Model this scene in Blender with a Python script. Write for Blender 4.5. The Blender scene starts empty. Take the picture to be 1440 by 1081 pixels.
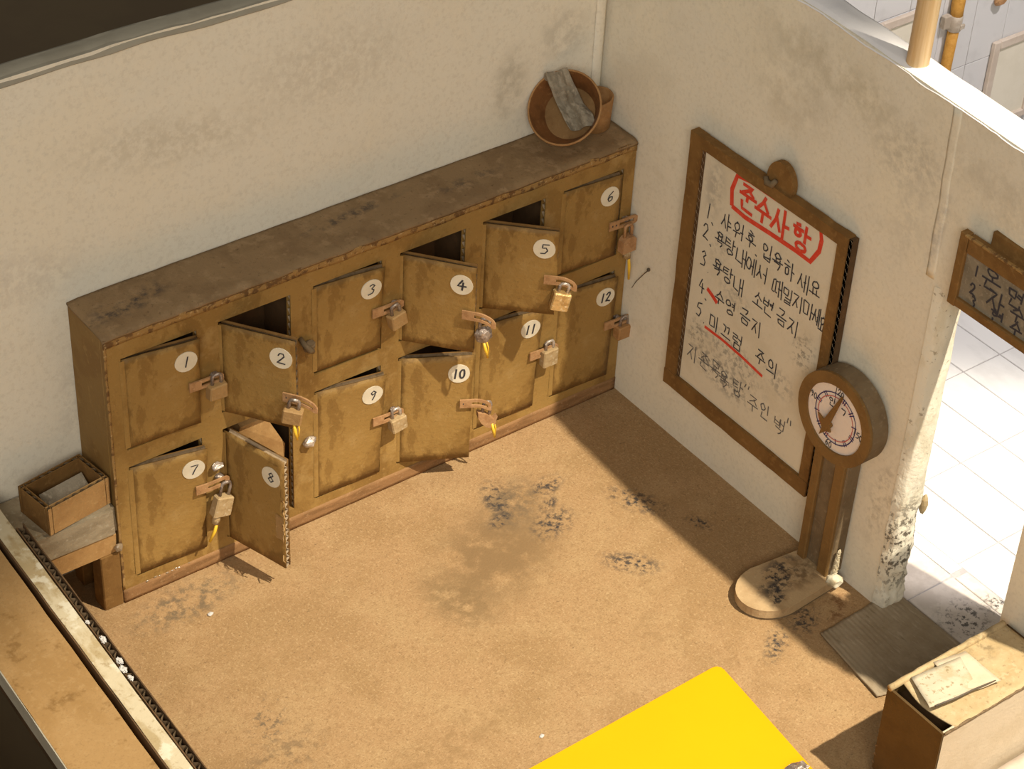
import bpy, bmesh, math, random
from mathutils import Vector, Matrix, noise as mnoise

# ------------------------------------------------------------------ basics
# all numbers below are centimetres of the little cardboard model; S turns them into metres
S = 0.01
PI = math.pi
rnd = random.Random(7)
scene = bpy.context.scene
COL = scene.collection

# ------------------------------------------------------------------ camera
RX, RY, RZ = 0.89995, -0.0466, -0.63866
cam_d = bpy.data.cameras.new('camera')
cam = bpy.data.objects.new('camera', cam_d)
COL.objects.link(cam)
R = Matrix.Rotation(RZ, 3, 'Z') @ Matrix.Rotation(RY, 3, 'Y') @ Matrix.Rotation(RX, 3, 'X')
cam.matrix_world = Matrix.Translation(Vector((-50.90784, -59.03758, 59.93625)) * S) @ R.to_4x4()
cam_d.sensor_fit = 'HORIZONTAL'
cam_d.sensor_width = 36.0
cam_d.lens = 3129.15 / 1440 * 36.0
cam_d.clip_start = 0.02
cam_d.clip_end = 50
scene.camera = cam

# ------------------------------------------------------------------ world and lights
world = bpy.data.worlds.new('world')
scene.world = world
world.use_nodes = True
bg = world.node_tree.nodes['Background']
bg.inputs['Color'].default_value = (1.0, 0.925, 0.79, 1)
bg.inputs['Strength'].default_value = 0.235


def spot(name, loc, aim, power, col, half_deg, blend, radius):
    d = bpy.data.lights.new(name, 'SPOT')
    d.energy = power
    d.color = col
    d.spot_size = math.radians(half_deg * 2)
    d.spot_blend = blend
    d.shadow_soft_size = radius * S
    o = bpy.data.objects.new(name, d)
    COL.objects.link(o)
    o.location = Vector(loc) * S
    o.rotation_euler = (Vector(aim) - Vector(loc)).to_track_quat('-Z', 'Y').to_euler()
    return o


# the warm display spot over the changing room, from the front right
spot('display_spot', (15.0, -77.0, 120.0), (-10.0, -40.0, 0.0), 140.0, (1.0, 0.89, 0.70), 16.9, 0.25, 1.0)
# the whiter spot over the tiled room next door
spot('bathroom_spot', (14.0, -40.0, 80.0), (15.0, -8.0, 0.0), 22.0, (1.0, 0.93, 0.90), 11.8, 0.10, 0.8)
# the soft room lighting of the exhibition hall, from the front left
ad = bpy.data.lights.new('hall_light', 'AREA')
ad.energy = 14.5
ad.color = (1.0, 0.925, 0.80)
ad.shape = 'RECTANGLE'
ad.size = 0.9
ad.size_y = 0.6
ao = bpy.data.objects.new('hall_light', ad)
COL.objects.link(ao)
ao.location = Vector((-110.0, -130.0, 105.0)) * S
ao.rotation_euler = (Vector((-6, -4, 10)) - Vector((-110.0, -130.0, 105.0))).to_track_quat('-Z', 'Y').to_euler()

scene.view_settings.view_transform = 'Standard'
scene.view_settings.look = 'None'
scene.view_settings.exposure = 0.0
scene.view_settings.gamma = 1.0
scene.view_settings.use_curve_mapping = False


# ------------------------------------------------------------------ materials
class NB:
    def __init__(self, name):
        self.m = bpy.data.materials.new(name)
        self.m.use_nodes = True
        self.t = self.m.node_tree
        self.b = self.t.nodes['Principled BSDF']
        tc = self.t.nodes.new('ShaderNodeTexCoord')
        mp = self.t.nodes.new('ShaderNodeMapping')
        mp.inputs['Scale'].default_value = (100, 100, 100)
        self.t.links.new(tc.outputs['Object'], mp.inputs['Vector'])
        self.vec = mp.outputs['Vector']

    def n(self, kind, **kw):
        x = self.t.nodes.new(kind)
        for k, v in kw.items():
            setattr(x, k, v)
        return x

    def link(self, a, b):
        self.t.links.new(a, b)

    def noise(self, scale, detail=5, rough=0.6, stretch=None, dist=0.0, off=0.0):
        v = self.vec
        if stretch or off:
            mp = self.n('ShaderNodeMapping')
            mp.inputs['Scale'].default_value = stretch or (1, 1, 1)
            mp.inputs['Location'].default_value = (off, off * .7, off * .3)
            self.link(v, mp.inputs['Vector'])
            v = mp.outputs['Vector']
        x = self.n('ShaderNodeTexNoise')
        x.inputs['Scale'].default_value = scale
        x.inputs['Detail'].default_value = detail
        x.inputs['Roughness'].default_value = rough
        x.inputs['Distortion'].default_value = dist
        self.link(v, x.inputs['Vector'])
        return x.outputs['Fac']

    def ramp(self, fac, lo, hi, a=0.0, b=1.0):
        x = self.n('ShaderNodeMapRange', interpolation_type='SMOOTHSTEP')
        x.inputs['From Min'].default_value = lo
        x.inputs['From Max'].default_value = hi
        x.inputs['To Min'].default_value = a
        x.inputs['To Max'].default_value = b
        self.link(fac, x.inputs['Value'])
        return x.outputs['Result']

    def math(self, op, a, b):
        x = self.n('ShaderNodeMath', operation=op)
        for i, v in enumerate((a, b)):
            if isinstance(v, (int, float)):
                x.inputs[i].default_value = v
            else:
                self.link(v, x.inputs[i])
        return x.outputs[0]

    def mix(self, fac, a, b):
        x = self.n('ShaderNodeMix', data_type='RGBA')
        for s, v in ((x.inputs[0], fac), (x.inputs[6], a), (x.inputs[7], b)):
            if isinstance(v, tuple):
                s.default_value = (*v, 1)
            elif isinstance(v, (int, float)):
                s.default_value = v
            else:
                self.link(v, s)
        return x.outputs[2]


def mat(name, col, layers=(), stains=(), rough=0.85, bump=None, metal=0.0, spec=0.25):
    """layers: (scale, lo, hi, colour, amount[, stretch]); stains: (loc, rot_z or (rx,ry,rz), radii, colour, amount, noise scale, lo, hi)"""
    k = NB(name)
    c = col
    first = None
    for i, L in enumerate(layers):
        sc, lo, hi, c2, amt = L[:5]
        st = L[5] if len(L) > 5 else None
        f = k.ramp(k.noise(sc, 6, 0.62, st, off=i * 3.7 + 1.3), lo, hi, 0.0, amt)
        c = k.mix(f, c, c2)
    for loc, rot, rad, c2, amt, ns, lo, hi in stains:
        mp = k.n('ShaderNodeMapping', vector_type='TEXTURE')
        mp.inputs['Location'].default_value = loc
        mp.inputs['Rotation'].default_value = rot if isinstance(rot, tuple) else (0, 0, rot)
        mp.inputs['Scale'].default_value = rad
        k.link(k.vec, mp.inputs['Vector'])
        ln = k.n('ShaderNodeVectorMath', operation='LENGTH')
        k.link(mp.outputs['Vector'], ln.inputs[0])
        nz = k.noise(ns, 6, 0.68, off=loc[0])
        body = k.ramp(ln.outputs['Value'], 1.0, 0.25)
        edge = k.ramp(nz, lo, hi)
        f = k.math('MULTIPLY', k.math('MULTIPLY', body, edge), amt)
        c = k.mix(f, c, c2)
    if isinstance(c, tuple):
        k.b.inputs['Base Color'].default_value = (*c, 1)
    else:
        k.link(c, k.b.inputs['Base Color'])
    k.b.inputs['Roughness'].default_value = rough
    k.b.inputs['Metallic'].default_value = metal
    k.b.inputs['Specular IOR Level'].default_value = spec
    if bump:
        bn = k.n('ShaderNodeBump')
        bn.inputs['Strength'].default_value = bump[1]
        bn.inputs['Distance'].default_value = 0.0006
        k.link(k.noise(bump[0], 5, 0.6), bn.inputs['Height'])
        k.link(bn.outputs['Normal'], k.b.inputs['Normal'])
    return k.m


CHAR = (0.035, 0.033, 0.035)
M = {}
KR = (0.35, 0.220, 0.108)
M['floor'] = mat('kraft_floor', KR,
    [(0.7, .40, .66, (0.375, 0.248, 0.124), .8), (0.30, .45, .62, (0.285, 0.175, 0.078), .65),
     (3.5, .47, .70, (0.25, 0.15, 0.068), .5), (11.0, .50, .70, (0.47, 0.325, 0.175), .6, (1, .55, 1)), (17.0, .49, .68, (0.20, 0.12, 0.052), .6, (.6, 1, 1)), (6.0, .62, .72, (0.13, 0.08, 0.04), .6)],
    [((-10.6, -8.3, 0), .5, (4.6, 3.2, 3), (0.21, 0.132, 0.062), .95, 0.9, .32, .56),
     ((-13.3, -9.6, 0), .2, (1.7, 2.6, 3), (0.20, 0.128, 0.06), .8, 2.2, .36, .58),
     ((-8.3, -6.3, 0), .6, (2.4, 1.5, 3), (0.14, 0.10, 0.06), .85, 1.6, .36, .60),
     ((-8.6, -5.6, 0), 1.2, (1.5, .8, 3), CHAR, .95, 4.50, .44, .62),
     ((-6.4, -6.2, 0), .3, (1.2, .7, 3), CHAR, .95, 4.50, .44, .62),
     ((-7.6, -8.1, 0), .3, (1.6, 1.0, 3), CHAR, .95, 4.00, .44, .62),
     ((-7.0, -7.1, 0), .3, (.8, .4, 3), CHAR, .95, 5.00, .44, .62),
     ((-9.2, -6.8, 0), .3, (.9, .5, 3), CHAR, .95, 4.25, .44, .62),
     ((-6.4, -11.7, 0), 2.3, (1.7, .8, 3), CHAR, .95, 4.50, .44, .62),
     ((-3.9, -8.9, 0), 2.0, (1.9, .9, 3), CHAR, .95, 4.00, .44, .62),
     ((-2.6, -11.4, 0), 2.0, (.9, .45, 3), CHAR, .95, 5.00, .44, .62),
     ((-4.6, -18.3, 0), .6, (1.5, .6, 3), CHAR, .95, 5.62, .44, .62),
     ((-2.8, -17.9, 0), .6, (1.3, .8, 3), CHAR, .95, 5.00, .44, .62),
     ((-1.4, -18.1, 0), .6, (1.2, .7, 3), (0.16, 0.075, 0.03), .9, 3.0, .46, .60),
     ((-22.0, -3.9, 0), .1, (3.4, 1.4, 3), (0.13, 0.098, 0.062), .85, 2.4, .42, .62),
     ((-22.7, -10.9, 0), .9, (2.0, .9, 3), (0.13, 0.095, 0.06), .85, 3.0, .50, .62),
     ((-23.5, -13.0, 0), .3, (3.2, 1.6, 3), (0.15, 0.10, 0.055), .7, 2.0, .46, .64),
     ((-18.5, -15.6, 0), .1, (5.0, 1.4, 3), (0.25, 0.155, 0.07), .7, 1.8, .42, .62),
     ((-8.2, -15.0, 0), .8, (1.6, .9, 3), (0.25, 0.155, 0.07), .55, 1.5, .42, .6)],
    rough=.8, bump=(12.0, .4))
M['kraft'] = mat('kraft_card', (0.46, 0.275, 0.110),
    [(0.7, .42, .62, (0.36, 0.20, 0.075), .7), (5.0, .5, .7, (0.56, 0.36, 0.16), .5), (12, .6, .75, (0.22, 0.12, 0.05), .5)], bump=(8, .3))
M['kraft_tan'] = mat('kraft_tan', (0.303, 0.184, 0.075),
    [(0.5, .45, .62, (0.254, 0.146, 0.052), .8, (1, .4, 1)), (1.4, .56, .70, (0.164, 0.086, 0.025), .8), (4.0, .5, .7, (0.344, 0.221, 0.098), .5), (12, .5, .7, (0.221, 0.131, 0.053), .5)], bump=(6, .2))
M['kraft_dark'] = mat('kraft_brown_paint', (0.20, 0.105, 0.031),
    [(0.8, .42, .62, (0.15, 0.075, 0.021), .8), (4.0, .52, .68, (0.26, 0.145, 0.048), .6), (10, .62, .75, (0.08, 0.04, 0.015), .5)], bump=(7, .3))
OCH = (0.31, 0.184, 0.053)
OLAY = [(0.36, .49, .58, (0.245, 0.137, 0.036), .8, (1.2, 1, 1)), (0.55, .55, .61, (0.19, 0.10, 0.024), .6, (1.5, 1, .7)), (0.5, .55, .68, (0.38, 0.245, 0.09), .7),
        (5, .56, .70, (0.37, 0.235, 0.085), .5), (9, .58, .74, (0.15, 0.08, 0.023), .55)]
M['ochre'] = mat('ochre_paint', OCH, OLAY, rough=.62, bump=(5, .4), spec=.35)


def door_paint():
    """the ochre paint with a browner wash brushed round each door's edges"""
    m = mat('ochre_door_paint', OCH, OLAY, rough=.60, bump=(5, .45), spec=.35)
    k = NB.__new__(NB)
    k.m, k.t, k.b = m, m.node_tree, m.node_tree.nodes['Principled BSDF']
    tc = [n for n in k.t.nodes if n.type == 'TEX_COORD'][0]
    k.vec = [n for n in k.t.nodes if n.type == 'MAPPING' and n.inputs['Scale'].default_value[0] == 100][0].outputs[0]
    sp_ = k.n('ShaderNodeSeparateXYZ')
    k.link(tc.outputs['Generated'], sp_.inputs[0])
    x, z = sp_.outputs['X'], sp_.outputs['Z']
    e = k.math('MINIMUM', k.math('MINIMUM', x, k.math('SUBTRACT', 1.0, x)), k.math('MINIMUM', z, k.math('SUBTRACT', 1.0, z)))
    e = k.math('ADD', e, k.math('MULTIPLY', k.math('SUBTRACT', k.noise(0.75, 5, .6, (1.4, 1, .8), off=2.0), .47), .85))
    f = k.ramp(e, .03, .12, .78, 0.0)
    old = k.b.inputs['Base Color'].links[0].from_socket
    k.link(k.mix(f, old, (0.165, 0.086, 0.020)), k.b.inputs['Base Color'])
    return m


M['ochre_door'] = door_paint()
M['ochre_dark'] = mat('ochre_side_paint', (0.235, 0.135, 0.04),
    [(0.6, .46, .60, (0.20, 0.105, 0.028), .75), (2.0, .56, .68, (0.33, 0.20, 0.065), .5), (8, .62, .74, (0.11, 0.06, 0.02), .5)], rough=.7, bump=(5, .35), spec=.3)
M['locker_top'] = mat('brown_top_paint', (0.25, 0.165, 0.085),
    [(0.5, .44, .62, (0.19, 0.12, 0.06), .8), (1.8, .52, .66, (0.31, 0.21, 0.115), .7), (7, .58, .72, (0.075, 0.042, 0.02), .6)],
    [((-22.2, -1.3, 12.69), .2, (2.6, .8, 3), CHAR, .9, 1.6, .44, .62), ((-12.5, -.9, 12.69), .1, (3.5, .35, 3), CHAR, .7, 1.6, .44, .6),
     ((-7.5, -1.4, 12.69), .1, (2.5, .5, 3), CHAR, .5, 2.0, .46, .6)], rough=.7, bump=(5, .5))
M['edge_worn'] = mat('worn_edge_paint', (0.32, 0.19, 0.065), [(3.0, .48, .58, (0.13, 0.065, 0.025), .9), (7.0, .56, .66, (0.47, 0.33, 0.16), .8)], rough=.75, bump=(6, .5))
M['strip'] = mat('plinth_strip', (0.27, 0.145, 0.062), [(1.2, .45, .6, (0.19, 0.10, 0.04), .8, (.5, 1, 2.5)), (8, .56, .7, (0.40, 0.25, 0.13), .5)], bump=(8, .35))
M['flute'] = mat('corrugated_core', (0.42, 0.32, 0.21), [(4, .45, .6, (0.30, 0.215, 0.13), .7)])
M['flute_dark'] = mat('corrugated_core_dark', (0.17, 0.115, 0.065), [(4, .45, .6, (0.09, 0.06, 0.03), .7)])
WALL = (0.78, 0.735, 0.625)
STN = (0.30, 0.275, 0.215)
M['wall_back'] = mat('painted_paper_back', WALL,
    [(0.16, .44, .62, (0.791, 0.727, 0.594), .8), (0.10, .5, .66, (0.701, 0.664, 0.570), .6), (6.0, .46, .70, (0.633, 0.579, 0.477), .5), (14, .72, .78, (0.27, 0.22, 0.14), .4)],
    [((-19.5, 0, 17.8), (0, .15, 0), (6.0, 3, 1.5), (0.588, 0.534, 0.425), .6, 3.2, .36, .62),
     ((-13.0, 0, 18.8), (0, .1, 0), (5.0, 3, 2.4), (0.599, 0.545, 0.448), .55, 3.2, .36, .62),
     ((-25.5, 0, 14.2), (0, .1, 0), (3.2, 3, 1.8), (0.599, 0.545, 0.460), .5, 3.0, .36, .62),
     ((-4.6, 0, 15.3), (0, .1, 0), (1.2, 3, 2.2), (0.407, 0.369, 0.291), .55, 1.2, .34, .60),
     ((-2.0, 0, 16.8), (0, .1, 0), (1.8, 3, 1.6), (0.475, 0.443, 0.372), .55, 1.6, .36, .62),
     ((-24.0, 0, 8.6), (0, .1, 0), (1.0, 3, 3.0), (0.565, 0.522, 0.442), .5, 2.0, .36, .62)],
    rough=.9, bump=(4.0, .30))
M['wall_right'] = mat('painted_paper_right', (0.75, 0.70, 0.585),
    [(0.16, .44, .62, (0.780, 0.715, 0.570), .7), (0.5, .52, .68, (0.667, 0.613, 0.495), .5), (6.0, .46, .70, (0.621, 0.568, 0.454), .5), (14, .72, .78, (0.25, 0.20, 0.13), .4)],
    [((0, -12.5, 20.4), (.1, 0, 0), (3, 6.0, 1.7), (0.486, 0.437, 0.326), .6, 1.6, .34, .66),
     ((0, -10.5, 19.0), (.1, 0, 0), (3, 3.0, 2.8), (0.520, 0.466, 0.361), .55, 1.4, .34, .66),
     ((0, -16.5, 19.3), (.1, 0, 0), (3, 2.6, 2.0), (0.452, 0.415, 0.338), .6, 2.6, .38, .66),
     ((0, -20.5, 20.3), (.1, 0, 0), (3, 4.0, 1.5), (0.520, 0.477, 0.384), .5, 1.6, .34, .66),
     ((0, -18.2, 5.0), (.1, 0, 0), (3, .9, 3.2), (0.407, 0.363, 0.285), .6, 2.6, .42, .66),
     ((0, -17.0, 17.2), (.1, 0, 0), (3, 1.0, 4.0), (0.599, 0.556, 0.466), .5, 2.2, .40, .60),
     ((0, -18.4, 17.4), (.1, 0, 0), (3, .4, 2.5), (0.452, 0.420, 0.372), .6, 2.0, .38, .60),
     ((0, -1.2, 19.5), (.1, 0, 0), (3, .9, 3.0), (0.565, 0.522, 0.419), .5, 1.6, .36, .60)],
    rough=.9, bump=(4.0, .28))
M['paper_white'] = mat('white_paper', (0.82, 0.80, 0.82), [(0.8, .45, .65, (0.76, 0.745, 0.78), .8), (3.0, .66, .74, (0.55, 0.53, 0.55), .4)], rough=.8, bump=(2, .3))
M['paper_grey'] = mat('shaded_paper', (0.34, 0.31, 0.245), [(0.6, .42, .6, (0.30, 0.27, 0.21), .8, (1, 1, 3))], rough=.85, bump=(2, .4))
M['cream'] = mat('cream_paper', (0.47, 0.405, 0.28), [(0.9, .44, .58, (0.33, 0.25, 0.13), .85, (1.2, .5, 1)), (3.0, .54, .68, (0.25, 0.175, 0.08), .65), (1.3, .56, .66, (0.58, 0.54, 0.43), .8)], rough=.8, bump=(3, .4))
M['torn'] = mat('torn_cream_paper', (0.70, 0.665, 0.56), [(1.0, .46, .6, (0.60, 0.55, 0.43), .8, (1, 1, .5)), (4.0, .60, .68, (0.30, 0.26, 0.19), .8)],
    [((.6, -19, 3.2), 0, (2, 2, 3.6), (0.09, 0.075, 0.055), .95, 4.0, .50, .58)], rough=.85, bump=(4, .7))
M['tile'] = mat('white_tile_paper', (0.595, 0.591, 0.600), [(0.5, .50, .64, (0.521, 0.516, 0.525), .7, (1, .6, 1)), (3.5, .70, .78, (0.419, 0.409, 0.409), .4)], rough=.75)
M['tile_dirty'] = mat('threshold_tile_paper', (0.56, 0.51, 0.475), [(1.2, .42, .62, (0.45, 0.40, 0.365), .7)],
    [((2.4, -21.4, 0), .4, (1.6, 1.4, 2), CHAR, .85, 4.0, .50, .60), ((4.2, -21.6, 0), .4, (.9, 1.0, 2), CHAR, .9, 4.0, .48, .58)], rough=.8, bump=(4, .3))
M['grout'] = mat('grout', (0.36, 0.345, 0.35), [(3, .45, .6, (0.29, 0.275, 0.28), .6)])
M['ground'] = mat('dark_tabletop', (0.115, 0.082, 0.045), [(0.2, .4, .6, (0.10, 0.07, 0.04), .6)], rough=.7)
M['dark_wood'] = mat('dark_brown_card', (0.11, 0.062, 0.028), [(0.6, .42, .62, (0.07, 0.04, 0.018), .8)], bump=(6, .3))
M['bowl'] = mat('brown_bowl_card', (0.19, 0.078, 0.024), [(1.2, .45, .62, (0.125, 0.05, 0.015), .8), (6, .55, .7, (0.31, 0.155, 0.06), .5)], rough=.55, bump=(5, .35), spec=.4)
M['bowl_floor'] = mat('bowl_floor_card', (0.22, 0.125, 0.048), [(1.2, .45, .62, (0.16, 0.085, 0.03), .8), (6, .55, .7, (0.29, 0.18, 0.08), .5)], rough=.7, bump=(6, .35))
M['bowl_out'] = mat('bowl_side_card', (0.36, 0.195, 0.078), [(1.2, .45, .62, (0.27, 0.135, 0.048), .8), (6, .55, .7, (0.46, 0.28, 0.13), .5)], rough=.6, bump=(5, .35))
M['towel'] = mat('grey_towel', (0.285, 0.245, 0.185), [(1.2, .44, .6, (0.19, 0.16, 0.115), .8), (5, .5, .66, (0.38, 0.33, 0.255), .7)], rough=.95, bump=(8, .5))
M['bench_top'] = mat('worn_grey_board', (0.36, 0.295, 0.20), [(1.0, .44, .6, (0.27, 0.215, 0.14), .8, (.6, 1, 2)), (5, .54, .68, (0.47, 0.41, 0.31), .6), (12, .66, .75, (0.10, 0.08, 0.05), .6)], rough=.85, bump=(6, .5))
M['sheet'] = mat('notice_sheet', (0.66, 0.60, 0.48), [(0.5, .46, .64, (0.60, 0.535, 0.41), .7), (8, .54, .7, (0.55, 0.49, 0.37), .4)],
    [((0, -7.6, 13.2), 0, (2, .8, 1.8), (0.30, 0.28, 0.24), .55, 2.0, .42, .6),
     ((0, -9.2, 5.2), (.2, 0, 0), (2, 2.4, 1.0), (0.13, 0.125, 0.115), .75, 4.5, .46, .58),
     ((0, -9.8, 6.4), (.2, 0, 0), (2, 2.6, 1.1), (0.20, 0.19, 0.17), .65, 3.6, .46, .6),
     ((0, -7.6, 6.2), (.2, 0, 0), (2, .8, 1.1), (0.16, 0.15, 0.13), .65, 3.6, .47, .6),
     ((0, -13.4, 9.0), (.2, 0, 0), (2, .9, 1.2), (0.15, 0.14, 0.12), .7, 4.0, .48, .6),
     ((0, -12.4, 6.9), (.2, 0, 0), (2, 1.2, .9), (0.24, 0.23, 0.2), .55, 4.0, .46, .6),
     ((0, -9.4, 9.2), (.2, 0, 0), (2, 1.3, .7), (0.30, 0.28, 0.24), .5, 3.6, .44, .6),
     ((0, -8.3, 11.0), (.2, 0, 0), (2, .7, 1.6), (0.36, 0.33, 0.28), .5, 3.0, .44, .6)], rough=.85)
M['sign_sheet'] = mat('smudged_sign_sheet', (0.235, 0.20, 0.145), [(1.4, .42, .62, (0.165, 0.14, 0.10), .8), (6, .52, .66, (0.31, 0.265, 0.195), .7)], rough=.9)
M['dial'] = mat('dial_paper', (0.74, 0.66, 0.60), [(1.5, .45, .65, (0.68, 0.59, 0.52), .6)], rough=.8)
M['ring_card'] = mat('scale_card', (0.20, 0.112, 0.036), [(0.9, .42, .62, (0.155, 0.083, 0.026), .7), (6, .55, .7, (0.25, 0.15, 0.06), .5)], rough=.7, bump=(6, .3))
M['scale_grey'] = mat('scale_post_card', (0.18, 0.13, 0.075), [(0.9, .42, .62, (0.13, 0.09, 0.05), .7), (4, .55, .7, (0.27, 0.205, 0.13), .6)], rough=.8, bump=(6, .4))
M['scale_base'] = mat('scale_platform_card', (0.44, 0.31, 0.17), [(1.0, .42, .62, (0.34, 0.225, 0.115), .7), (6, .55, .7, (0.52, 0.39, 0.235), .5)],
    [((-2.4, -15.9, 0), .4, (2.0, 1.0, 3), CHAR, 1, 2.2, .44, .56), ((-3.2, -16.6, 0), 1.0, (1.2, .55, 3), CHAR, 1, 3.0, .46, .56), ((-1.6, -16.2, 0), .4, (1.4, 1.0, 3), (0.14, 0.085, 0.04), .8, 2.2, .40, .6)], rough=.8, bump=(6, .4))
M['mat'] = mat('floor_mat_card', (0.31, 0.245, 0.165), [(0.8, .42, .62, (0.25, 0.19, 0.12), .8), (7, .54, .68, (0.40, 0.33, 0.24), .5, (1, .25, 1)), (5, .62, .72, (0.16, 0.12, 0.07), .6, (1, .2, 1))], rough=.9, bump=(6, .4))
M['table'] = mat('counter_card', (0.442, 0.336, 0.191), [(0.6, .44, .62, (0.365, 0.264, 0.132), .8), (3, .54, .66, (0.510, 0.408, 0.255), .6), (5, .58, .68, (0.221, 0.153, 0.076), .6)],
    [((-2.2, -25.6, 4.7), .4, (1.6, .9, 3), (0.187, 0.140, 0.076), .75, 2.6, .42, .6)], rough=.8, bump=(6, .45))
M['table_front'] = mat('counter_front_paper', (0.56, 0.47, 0.35), [(0.6, .44, .62, (0.50, 0.41, 0.29), .7), (9, .6, .74, (0.36, 0.27, 0.17), .5)], rough=.85, bump=(6, .3))
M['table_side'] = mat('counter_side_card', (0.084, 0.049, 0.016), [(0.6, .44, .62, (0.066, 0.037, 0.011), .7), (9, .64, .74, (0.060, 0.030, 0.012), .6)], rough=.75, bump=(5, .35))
M['note'] = mat('note_paper', (0.490, 0.432, 0.324), [(1.2, .48, .62, (0.403, 0.331, 0.209), .8), (4.5, .56, .66, (0.238, 0.173, 0.086), .8)], rough=.85, bump=(4, .3))
M['yellow'] = mat('yellow_plastic', (0.85, 0.365, 0.0), [(0.4, .4, .65, (0.87, 0.38, 0.0), .5)], rough=.45, spec=.3)
M['hasp'] = mat('hasp_card', (0.40, 0.225, 0.105), [(2.5, .45, .6, (0.30, 0.155, 0.066), .8), (8, .55, .68, (0.52, 0.33, 0.18), .6)], rough=.6, bump=(6, .3), spec=.4)
M['foil'] = mat('crumpled_foil', (0.36, 0.30, 0.26), [(3, .45, .6, (0.20, 0.15, 0.12), .8), (4, .56, .66, (0.62, 0.55, 0.50), .8)], rough=.35, metal=.55, bump=(5, 1.0))
M['foil_bright'] = mat('bright_foil', (0.60, 0.53, 0.47), [(3, .45, .58, (0.28, 0.22, 0.18), .9)], rough=.3, metal=.5, bump=(5, 1.0))
M['lock_card'] = mat('lock_card', (0.35, 0.215, 0.09), [(1.5, .45, .62, (0.27, 0.155, 0.06), .7), (7, .56, .7, (0.52, 0.35, 0.17), .5)], rough=.7, bump=(6, .3))
M['lock_gold'] = mat('lock_gold_tape', (0.62, 0.42, 0.18), [(2.5, .45, .6, (0.42, 0.25, 0.09), .8), (4, .56, .66, (0.8, 0.66, 0.42), .7)], rough=.35, metal=.35, bump=(5, .8))
M['lock_pale'] = mat('lock_pale_card', (0.40, 0.285, 0.15), [(1.5, .45, .58, (0.29, 0.19, 0.085), .8), (4, .56, .66, (0.52, 0.42, 0.28), .7)], rough=.7, bump=(5, .4))
M['tie'] = mat('yellow_wire', (0.80, 0.50, 0.04), rough=.4, spec=.5)
M['ink'] = mat('black_ink', (0.045, 0.042, 0.05), rough=.8)
M['ink_grey'] = mat('faded_ink', (0.13, 0.12, 0.115), rough=.8)
M['red'] = mat('red_marker', (0.62, 0.055, 0.028), [(3, .45, .62, (0.70, 0.10, 0.06), .7)], rough=.7)
M['blue_ink'] = mat('blue_ink', (0.05, 0.035, 0.11), rough=.8)
M['red_pen'] = mat('red_pen', (0.50, 0.13, 0.11), rough=.8)
M['disc'] = mat('number_disc_paper', (0.72, 0.66, 0.53), [(2, .45, .65, (0.65, 0.58, 0.44), .6)], rough=.8)
M['dowel'] = mat('pine_dowel', (0.66, 0.49, 0.28), [(2.5, .45, .62, (0.55, 0.36, 0.16), .8, (3, 3, .1))], rough=.55, spec=.4)
M['pipe'] = mat('orange_pipe', (0.52, 0.27, 0.055), [(4, .45, .62, (0.42, 0.20, 0.035), .7), (9, .55, .7, (0.62, 0.36, 0.1), .6)], rough=.6, bump=(8, .4))
M['clamp'] = mat('grey_clamp', (0.45, 0.39, 0.32), [(2, .45, .62, (0.33, 0.27, 0.21), .8)], rough=.6)
M['frame_beige'] = mat('beige_frame_card', (0.56, 0.48, 0.41), [(1.2, .45, .62, (0.49, 0.41, 0.34), .7)], rough=.8)
M['mirror'] = mat('glossy_cream_panel', (0.74, 0.69, 0.58), [(0.5, .45, .62, (0.68, 0.63, 0.52), .7)], rough=.3, spec=.5)
M['glue'] = mat('hot_glue', (0.25, 0.185, 0.12), rough=.25, spec=.6)
M['fluff'] = mat('white_lint', (0.50, 0.48, 0.46), rough=.9)
M['pin'] = mat('dark_pin_wire', (0.10, 0.08, 0.06), rough=.5)


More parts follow.
